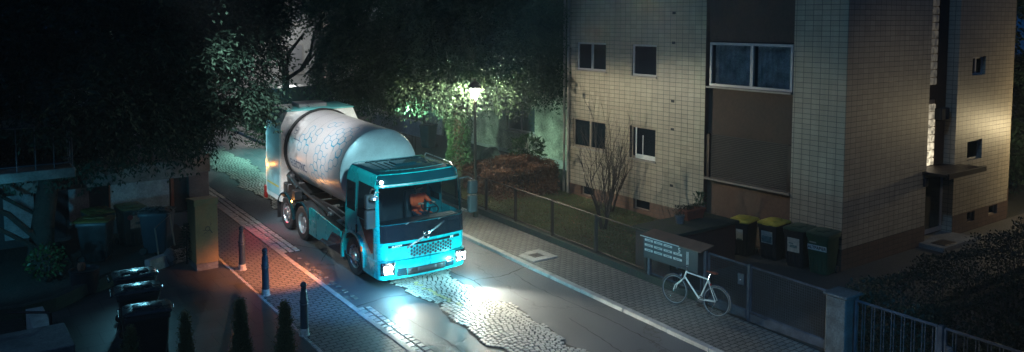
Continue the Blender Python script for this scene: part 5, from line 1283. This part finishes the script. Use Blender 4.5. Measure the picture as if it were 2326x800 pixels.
# leaning branches in front of the garage
b = MB(); b.tube([(.6, 22.8, 2.6), (1.7, 22.9, 1.9), (2.45, 23.0, 1.0)], [.05, .07, .08], 8); b.tube([(1.0, 22.6, 2.0), (1.7, 22.7, 1.45), (2.4, 22.9, .85)], [.04, .055, .07], 8); b.tube([(1.4, 23.2, 2.45), (2.5, 23.3, 1.6)], .045, 8)
b.make('leaning_stems', M_BARK, smooth=True, props=('thick dark leaning stems crossing the pale panel left of the conifer trunk', 'stems'))
def kerb_wall(name, label, pts, h, w, m, props=True):
    b = MB(); rings = []
    for i, (x, y) in enumerate(pts):
        a, c = pts[max(0, i-1)], pts[min(len(pts)-1, i+1)]; d = Vector((c[0]-a[0], c[1]-a[1])).normalized(); n_ = Vector((-d.y, d.x))*w/2; g0 = gz(x, y)
        rings.append([(x-n_.x, y-n_.y, g0-.2), (x+n_.x, y+n_.y, g0-.2), (x+n_.x, y+n_.y, g0+h), (x-n_.x, y-n_.y, g0+h)])
    b.loft(rings); return b.make(name, m, props=(label, 'wall'))
kerb_wall('bed_wall', 'low curved concrete bed edge lit orange beside the yellow cabinet', [(4.42, 21.15), (4.75, 21.35), (5.3, 21.62), (5.9, 21.85), (6.12, 22.15), (6.15, 22.6)], .30, .18, M_KERB)
kerb_wall('bed_wall', 'dark low bed edge running from the front bins to the lower left', [(3.6, 20.75), (2.9, 20.35), (2.2, 19.75), (1.6, 19.6), (.9, 19.7), (-.2, 20)], .28, .20, M_WALL)
structure(sheet('garden_bed', -6, 3.0, 20.2, 24.8, .03, M_SOIL, .6)); structure(sheet('garden_bed', 4.85, 6.0, 21.7, 24.8, .07, M_SOIL, .4)); structure(sheet('garden_bed', -6, 1.6, 15, 20.2, .05, M_SOIL, .6))
b = MB(); b.box(1.62, 1.93, 17.2, 18.95, .1, .72, .01); b.make('wall_coping', M_KERB, props=('pale concrete coping strip catching cyan light at the lower left', 'coping'))
b = MB(); b.box(-.5, 2.05, 15.6, 16.9, 0, .98, .015); b.make('planter_block', M_CONC, props=('dark rectangular concrete block with post in the lower left corner', 'wall block'))
b = MB(); b.tube([(1.88, 17.05, .3), (1.85, 17.1, 1.15)], .03, 8); b.tube([(1.85, 17.1, 1.15), (1.2, 17.4, 1.2)], .025, 8); b.make('rail_post', M_IRON, props=('dark metal post standing by the concrete block in the lower left', 'post'))
# handrail, barrel, small fir, stone
b = MB(); g0 = gz(5, 22); b.tube([(4.86, 21.9, g0), (4.80, 21.98, g0+.83), (5.20, 22.1, g0+1.1), (5.30, 22.1, g0+.28)], .02, 8)
b.make('handrail', M_FRAMED, smooth=True, props=('bent metal handrail lit orange and cyan next to the dark blue bin', 'handrail'))
ba = empty('barrel_planter', 'round dark barrel with a small jar on top at the edge of the bed', 'planter', (2.95, 20.55, gz(2.95, 20.5)))
b = MB(); b.lathe([(.26, 0), (.30, .25), (.31, .50), (.33, .52), (.33, .55), (.29, .55), (.28, .50), (.01, .49)], n=22); b.make('tub', M_MAIL, ba, True)
b = MB(); b.lathe([(.07, .50), (.09, .56), (.08, .66), (.05, .68), (.03, .68)], (-.05, .05, 0), 12); b.make('jar', M_TERRA, props=None, parent=ba, smooth=True)
sf = empty('small_fir', 'little fir shrub against the yellow cabinet', 'shrub', (5.62, 20.45, gz(5.6, 20.9)+.05)); sf.location = (5.35, 21.15, gz(5.35, 21.15)+.05)
b = MB(); b.tube([(0, 0, 0), (.02, 0, 1.05)], [.025, .006], 6); b.make('trunk', M_BARK, sf)
P = []; D = []
for k in range(90):
    z = .1+.95*(k/90); a = k*2.4; P.append((0, 0, z)); D.append((math.cos(a), math.sin(a), .15))
P = np.array(P); D = np.array(D); Lh = (1.12-P[:, 2])*.42
quads_mesh('needles', fronds(P, D, Lh, 8, .07, .016, .2), M_YEW, sf)
b = MB(); 
import mathutils
bmesh.ops.create_icosphere(b.bm, subdivisions=3, radius=.17)
for v in b.bm.verts: v.co *= 1+.22*mathutils.noise.noise(v.co*7); v.co.z *= 1.35; v.co += Vector((5.02, 21.45, gz(5, 21.4)+.2))
b.make('rock', M_CONC, smooth=True, props=('rough upright stone at the foot of the small fir', 'stone'))
# thujas
def thuja(x, y, z0, h, r, label):
    t = empty('thuja', label, 'shrub', (x, y, z0), group='pointed thujas along the lower edge')
    n = int(1700*h); a_ = rng.uniform(0, 2*math.pi, n); z = rng.random(n)**.9*h; rad = r*np.clip(1-z/h, 0, 1)**.75*(.85+.15*np.sin(z*9))*rng.uniform(.45, 1.12, n)*(1+.18*np.sin(a_*3+z*7)); a = a_
    P = np.stack([rad*np.cos(a), rad*np.sin(a), z], 1); D = unit(np.stack([np.cos(a)*.4, np.sin(a)*.4, np.ones(n)], 1))
    quads_mesh('foliage', fronds(P, D+rng.normal(scale=.35, size=D.shape), rng.uniform(.06, .15, n), 4, .035, .014, -.1), M_THUJA, t)
    b = MB(); b.tube([(0, 0, 0), (0, 0, h*.9)], [.03, .006], 6); b.make('trunk', M_BARK, t)
thuja(4.24, 13.5, .05, 1.78, .26, 'tallest and broadest of the pointed thujas, at the bottom edge of the view')
thuja(4.90, 13.2, .05, 1.68, .24, 'rightmost pointed thuja below the nearest bollard'); thuja(3.48, 14.0, .1, 1.52, .16, 'slim pointed thuja between the front bins and the broadest thuja'); thuja(2.72, 14.5, .1, 1.28, .22, 'leftmost low thuja in front of the nearest black bin')

# ------------------------------------------------------------------ bin shelter with planters at the lawn end
sh = empty('bin_shelter', 'low brown doored shelter with flat mossy roof behind the letterboxes', 'shelter', (16.3, 14.4, 0))
b = MB(); b.box(15.0, 17.55, 13.78, 14.98, -.1, 1.16, .01); b.make('walls', M_BRDOOR, sh, world=True)
b = MB(); b.box(14.95, 17.62, 13.70, 15.05, 1.162, 1.25, .012); b.make('roof', mat('mossy_roof', (.07, .065, .055), .9, nz=.5, ns=5, bm=.01, col2=(.05, .065, .03)), sh, world=True)
for x in (15.08, 16.3):
    b = MB(); b.box(x, x+1.16, 13.755, 13.778, .05, 1.12, .006); dd = b.make('door', M_BRDOOR, sh, world=True)
    b = MB(); b.lathe([(.02, 0), (.02, -.03)], (x+(1.08 if x < 16 else .1), 13.755, .75), 10, 'y'); q = b.make('handle', M_CHROME, dd); q.data.transform(Matrix.Translation(-sh.location))
b = MB(); b.box(15.75, 15.98, 13.745, 13.752, .66, .90); q = b.make('sticker', M_STICK, sh, world=True); text('FES', .09, M_IRON, q, facing((15.865-16.3, 13.742-14.4, .80), (1, 0, .12), (-.12, 0, 1)))
bb_ = MB(); bb_.tube([(15.79, 13.742, .74), (15.86, 13.742, .72), (15.94, 13.742, .76)], .008, 5); q2 = bb_.make('logo_swoosh', M_IRON, q); q2.data.transform(Matrix.Translation(-sh.location))
def pot(name, label, x, y, z, r, h, m, n=120, leaf=.08, kind='pot', up=.8):
    t = empty(name, label, kind, (x, y, z)); b = MB(); b.lathe([(r*.75, 0), (r*.95, h*.85), (r*1.08, h*.86), (r*1.08, h), (r*.92, h), (r*.88, h*.86), (.01, h*.84)], n=20); b.make('pot', m, t, True)
    P = np.stack([rng.normal(scale=r*.45, size=n), rng.normal(scale=r*.45, size=n), h*.86+rng.random(n)*up*.35], 1); D = unit(np.stack([P[:, 0]*3, P[:, 1]*3, rng.uniform(.2, .9, n)], 1))
    quads_mesh('plant', leafset(P, D, leaf, leaf*.35), M_LAUREL if leaf > .07 else M_HEDGE, t); return t
pot('plant_pot', 'pale round pot with heather, left of the terracotta trough on the shelter roof', 16.1, 14.45, 1.25, .13, .22, M_CONC, 160, .06)
pot('plant_pot', 'pale round pot with leafy sprig, right of the terracotta trough on the shelter roof', 17.35, 14.85, 1.25, .13, .24, M_CONC, 120, .10, up=1.0)
tr = empty('plant_trough', 'rectangular terracotta trough of plants on the shelter roof', 'planter', (16.75, 14.6, 1.25))
b = MB(); b.loft([[(-.30, -.12, .02), (.30, -.12, .02), (.30, .12, .02), (-.30, .12, .02)], [(-.36, -.15, .24), (.36, -.15, .24), (.36, .15, .24), (-.36, .15, .24)]]); b.box(-.38, .38, -.17, .17, .24, .275, .006); b.box(-.3, -.22, -.13, .13, 0, .03); b.box(.22, .3, -.13, .13, 0, .03); b.make('trough', M_TERRA, tr)
n = 260; P = np.stack([rng.uniform(-.3, .3, n), rng.uniform(-.1, .1, n), .26+rng.random(n)*.1], 1); quads_mesh('plants', leafset(P, unit(rng.normal(size=(n, 3))+[0, 0, 1]), .07, .02), M_HEDGE, tr)

# ------------------------------------------------------------------ neighbouring house
NX = 22.5
nh = empty('neighbour_house', 'long pale rendered house lit green and cyan behind the conifer', 'house', (NX, 36, .5))
HN = [(28.9, 31.1, 1.42, 2.6), (39.2, 40.1, .92, 2.3), (42.5, 43.6, 1.2, 2.6), (45.6, 46.6, .5, 2.7), (48.3, 49.4, .5, 2.6), (35.3, 36.9, .3, 2.5), (33.0, 34.0, 3.6, 5.0), (39.2, 40.4, 3.8, 5.2), (45.6, 46.8, 3.8, 5.2)]
b = MB(); wall(b, 'x', NX, 23, 51.9, .52, 9.0, HN, .25); wall(b, 'y', 51.9, NX, 31, -.2, 9.0, []); b.make('wall', M_PALEW, nh, world=True)
b = MB(); b.box(NX-.04, NX+.1, 23, 35.2, -.3, .52); b.box(NX-.04, NX+.1, 37.0, 51.9, -.3, .52); b.make('plinth', M_PALEB, nh, world=True)
b = MB(); b.box(NX-.12, NX+.02, 50.9, 52.0, -.3, 9); b.box(NX-.10, NX+.02, 46.9, 47.9, -.3, 9); b.make('pilaster', mat('pinkish_plaster', (.34, .23, .18), .85, nz=.3, ns=2, bm=.006), nh, world=True)
b = MB(); b.box(NX-.5, 31, 22.98, 52.1, 9.0, 9.2); b.make('roof', M_TERRA, nh, world=True)
M_PANEC = mat('reflecting_pane', (.05, .08, .09), .1, nz=.3, ns=2)
for i, (a0, a1, z0, z1) in enumerate(HN):
    f = MB(); X0 = NX+.10
    for q in ((a0, a1, z1-.08, z1), (a0, a1, z0, z0+.08), (a0, a0+.08, z0+.08, z1-.08), (a1-.08, a1, z0+.08, z1-.08), ((a0+a1)/2-.04, (a0+a1)/2+.04, z0+.08, z1-.08)): f.box(X0, X0+.07, *q)
    nm = 'door' if i in (3, 4, 5) else 'window'
    fo = f.make(nm, M_FRAME if i != 5 else M_IRON, nh, world=True)
    g = MB(); g.box(X0+.03, X0+.04, a0+.05, a1-.05, z0+.05, z1-.05); q = g.make('pane', M_PANEC, fo); q.data.transform(Matrix.Translation(-nh.location))
    if nm == 'window':
        g = MB(); g.box(NX-.07, NX+.1, a0-.05, a1+.05, z0-.07, z0, .008); q = g.make('sill', M_KERB, fo); q.data.transform(Matrix.Translation(-nh.location))
b = MB(); b.box(21.2, 21.5, 36.2, 42.5, -.1, 1.25, .01); gw = b.make('garden_wall', M_PALEB, props=('low whitish brick garden wall with railing before the pale house', 'wall'))
rl = railing('garden_railing', None, (21.3, 36.3, 1.25), (21.3, 42.4, 1.25), .75, 22, M_IRON, .012, False); tag(rl, 'thin dark metal railing on the whitish brick garden wall', 'railing')
rl = railing('stair_railing', None, (20.4, 34.9, gz(20, 35)), (21.2, 36.6, gz(20, 35)+.5), 1.0, 7, M_IRON, .016, False); tag(rl, 'dark stair railing beside the neighbour house entrance near the ivy trunk', 'railing')
rl = railing('garden_fence', None, (17.2, 30.4, gz(17, 30)), (17.2, 35.5, gz(17, 35)), 1.1, 18, M_IRON, .012, False); tag(rl, 'dark bar fence behind the truck drum in front of the pale house', 'fence')
make_bin('lone dark teal bin beside the ivy trunk at the neighbour house', (19.9, 33.9, gz(19.9, 33.9)), R(-70), mat('bin_teal', (.02, .07, .08), .5), M_BINBL, 1.1, group=None)
b = MB(); bmesh.ops.create_icosphere(b.bm, subdivisions=3, radius=.42)
for v in b.bm.verts: v.co *= 1+.2*mathutils.noise.noise(v.co*4); v.co.z *= .9; v.co += Vector((20.3, 29.2, gz(20, 29)+.32))
b.make('boulder', M_CONC, smooth=True, props=('rounded brown boulder right of the ivy trunk by the pale wall', 'stone'))
# far house
fh = empty('far_house', 'dim pale house with closed shutters closing the street behind the parked van', 'house', (24, 60, 1))
b = MB(); b.box(17.2, 25.2, 60.3, 70, .3, 12); b.make('wall', mat('far_render', (.20, .20, .20), .9, nz=.3, ns=1), fh, world=True)
for z in (2.55, 6.3):
    f = MB(); f.box(23.0, 24.4, 60.2, 60.32, z-.15, z, .01); f.box(22.95, 24.3, 60.24, 60.3, z, z+2.2, .01); fo = f.make('window', mat('far_window_frame', (.16, .15, .14), .8), fh, world=True)
    g = MB(); g.box(23.1, 24.2, 60.2, 60.238, z+.08, z+2.1); q = g.make('shutter', mat('far_shutter', (.10, .10, .11), .7), fo); q.data.transform(Matrix.Translation(-fh.location))
b = MB(); b.box(16.9, 25.5, 60, 70.3, 12, 12.3); b.make('roof', M_TERRA, fh, world=True)
b = MB(); b.box(25.3, 45, 62, 72, .3, 11); dh = empty('dark_house', 'unlit house side between the shuttered house and the pale house', 'house', (30, 62, 1)); b.make('wall', M_STUCCO2, dh, world=True)
b = MB(); b.box(25.1, 45.2, 61.8, 72.2, 11, 11.3); b.make('roof', M_TERRA, dh, world=True)
# parked vehicles
def car(name, label, cat, loc, rz, Lc, Wc, prof, glassz, paint):
    """side profile (y along the length, z) extruded with tapered upper body"""
    t = empty(name, label, cat, loc, rz); zmax = max(p[1] for p in prof); zb = glassz[0]
    def xw(z): return Wc/2 if z < zb else Wc/2-(z-zb)/(zmax-zb)*.16
    b = MB(); b.loft([[(-xw(z), y, z) for y, z in prof], [(-xw(z)*.9, y, z+.02) for y, z in prof], [(xw(z)*.9, y, z+.02) for y, z in prof], [(xw(z), y, z) for y, z in prof]]); b.make('body', paint, t, True)
    for s_ in (-1, 1):
        for (y0, y1) in glassz[2]:
            g = MB(); z0, z1 = glassz[0], glassz[1]
            P = lambda y, z: (s_*(xw(z)+.012), y, z)
            g.poly([P(y0, z0), P(y1, z0), P(y1-.05, z1), P(y0+.05, z1)]); g.make('side_window', M_DGLASS, t)
    for (y, z, y2, z2) in glassz[3]:
        g = MB(); w_ = xw(z)*.86; w2 = xw(z2)*.84; sgn = 1 if y > 0 else -1
        g.poly([(-w_, y+sgn*.02, z+.02), (w_, y+sgn*.02, z+.02), (w2, y2+sgn*.02, z2+.02), (-w2, y2+sgn*.02, z2+.02)]); g.make('windscreen', M_DGLASS, t)
    for s_ in (-1, 1):
        for y in (-Lc*.31, Lc*.29):
            g = MB(); g.torus((s_*(Wc/2-.1), y, .31), .23, .085, 26, 8); q = g.make('wheel', M_RUBBER, t, True)
            g = MB(); g.lathe([(.19, s_*.04), (.05, s_*.06)], (s_*(Wc/2-.1), y, .31), 16, 'x'); g.make('rim', M_ALU, q, True)
        g = MB(); y = Lc/2; g.box(s_*(Wc/2-.22)-.08, s_*(Wc/2-.22)+.08, y-.03, y+.02, .75, .98, .02); g.make('tail_light', mat('tail_lens', (.5, .03, .02), .25), t)
        g = MB(); g.box(s_*(Wc/2-.25)-.13, s_*(Wc/2-.25)+.13, -y-.02, -y+.05, .6, .75, .02); g.make('headlight', M_CHROME, t)
        g = MB(); g.box(s_*(Wc/2+.02)-.06, s_*(Wc/2+.02)+.06, -Lc*.2, -Lc*.2+.12, zb+.0, zb+.14, .03); g.make('mirror', M_BLACK, t, True)
    return t
vp = [(-2.3, .3), (-2.35, .7), (-2.2, .98), (-1.55, 1.15), (-.95, 1.88), (-.6, 1.95), (2.2, 1.95), (2.3, 1.7), (2.38, .9), (2.36, .32)]
car('parked_van', 'dark grey van parked across the end of the street before the shuttered house', 'van', (17.2, 45, gz(17.2, 45)-.02), R(-90), 4.7, 1.85, vp, (1.15, 1.78, ((-1.15, -.3), (-.2, .9), (1.0, 2.05)), ((-1.6, 1.18, -1.0, 1.84), (2.34, 1.1, 2.26, 1.8))), mat('van_paint', (.05, .06, .075), .25, .3, nz=.1, coat=.5))
cp = [(-2.05, .3), (-2.1, .6), (-1.95, .78), (-1.0, .95), (-.35, 1.38), (.1, 1.46), (.9, 1.44), (1.5, 1.28), (1.95, .98), (2.08, .8), (2.08, .32)]
car('parked_car', 'silver car seen by its roof just behind the truck loader', 'car', (15.9, 39.0, gz(15.9, 39)+.02), R(22), 4.15, 1.75, cp, (.95, 1.36, ((-.6, .1), (.18, 1.05)), ((-1.02, .96, -.38, 1.37), (1.93, 1.0, 1.48, 1.28))), mat('car_paint', (.38, .37, .34), .28, .4, nz=.1, coat=.5))

# ------------------------------------------------------------------ night air
b = MB(); b.box(-40, 80, -10, 90, -3, 14)
hz = b.make('haze', None); stuff(hz); hz.data.materials.clear()
hm = bpy.data.materials.new('night_air'); hm.use_nodes = True; t = hm.node_tree; t.nodes.remove(t.nodes['Principled BSDF'])
pv = t.nodes.new('ShaderNodeVolumePrincipled'); pv.inputs['Color'].default_value = (.75, .9, 1, 1); pv.inputs['Density'].default_value = .0015; pv.inputs['Anisotropy'].default_value = .5
t.links.new(pv.outputs[0], t.nodes['Material Output'].inputs['Volume']); hz.data.materials.append(hm)
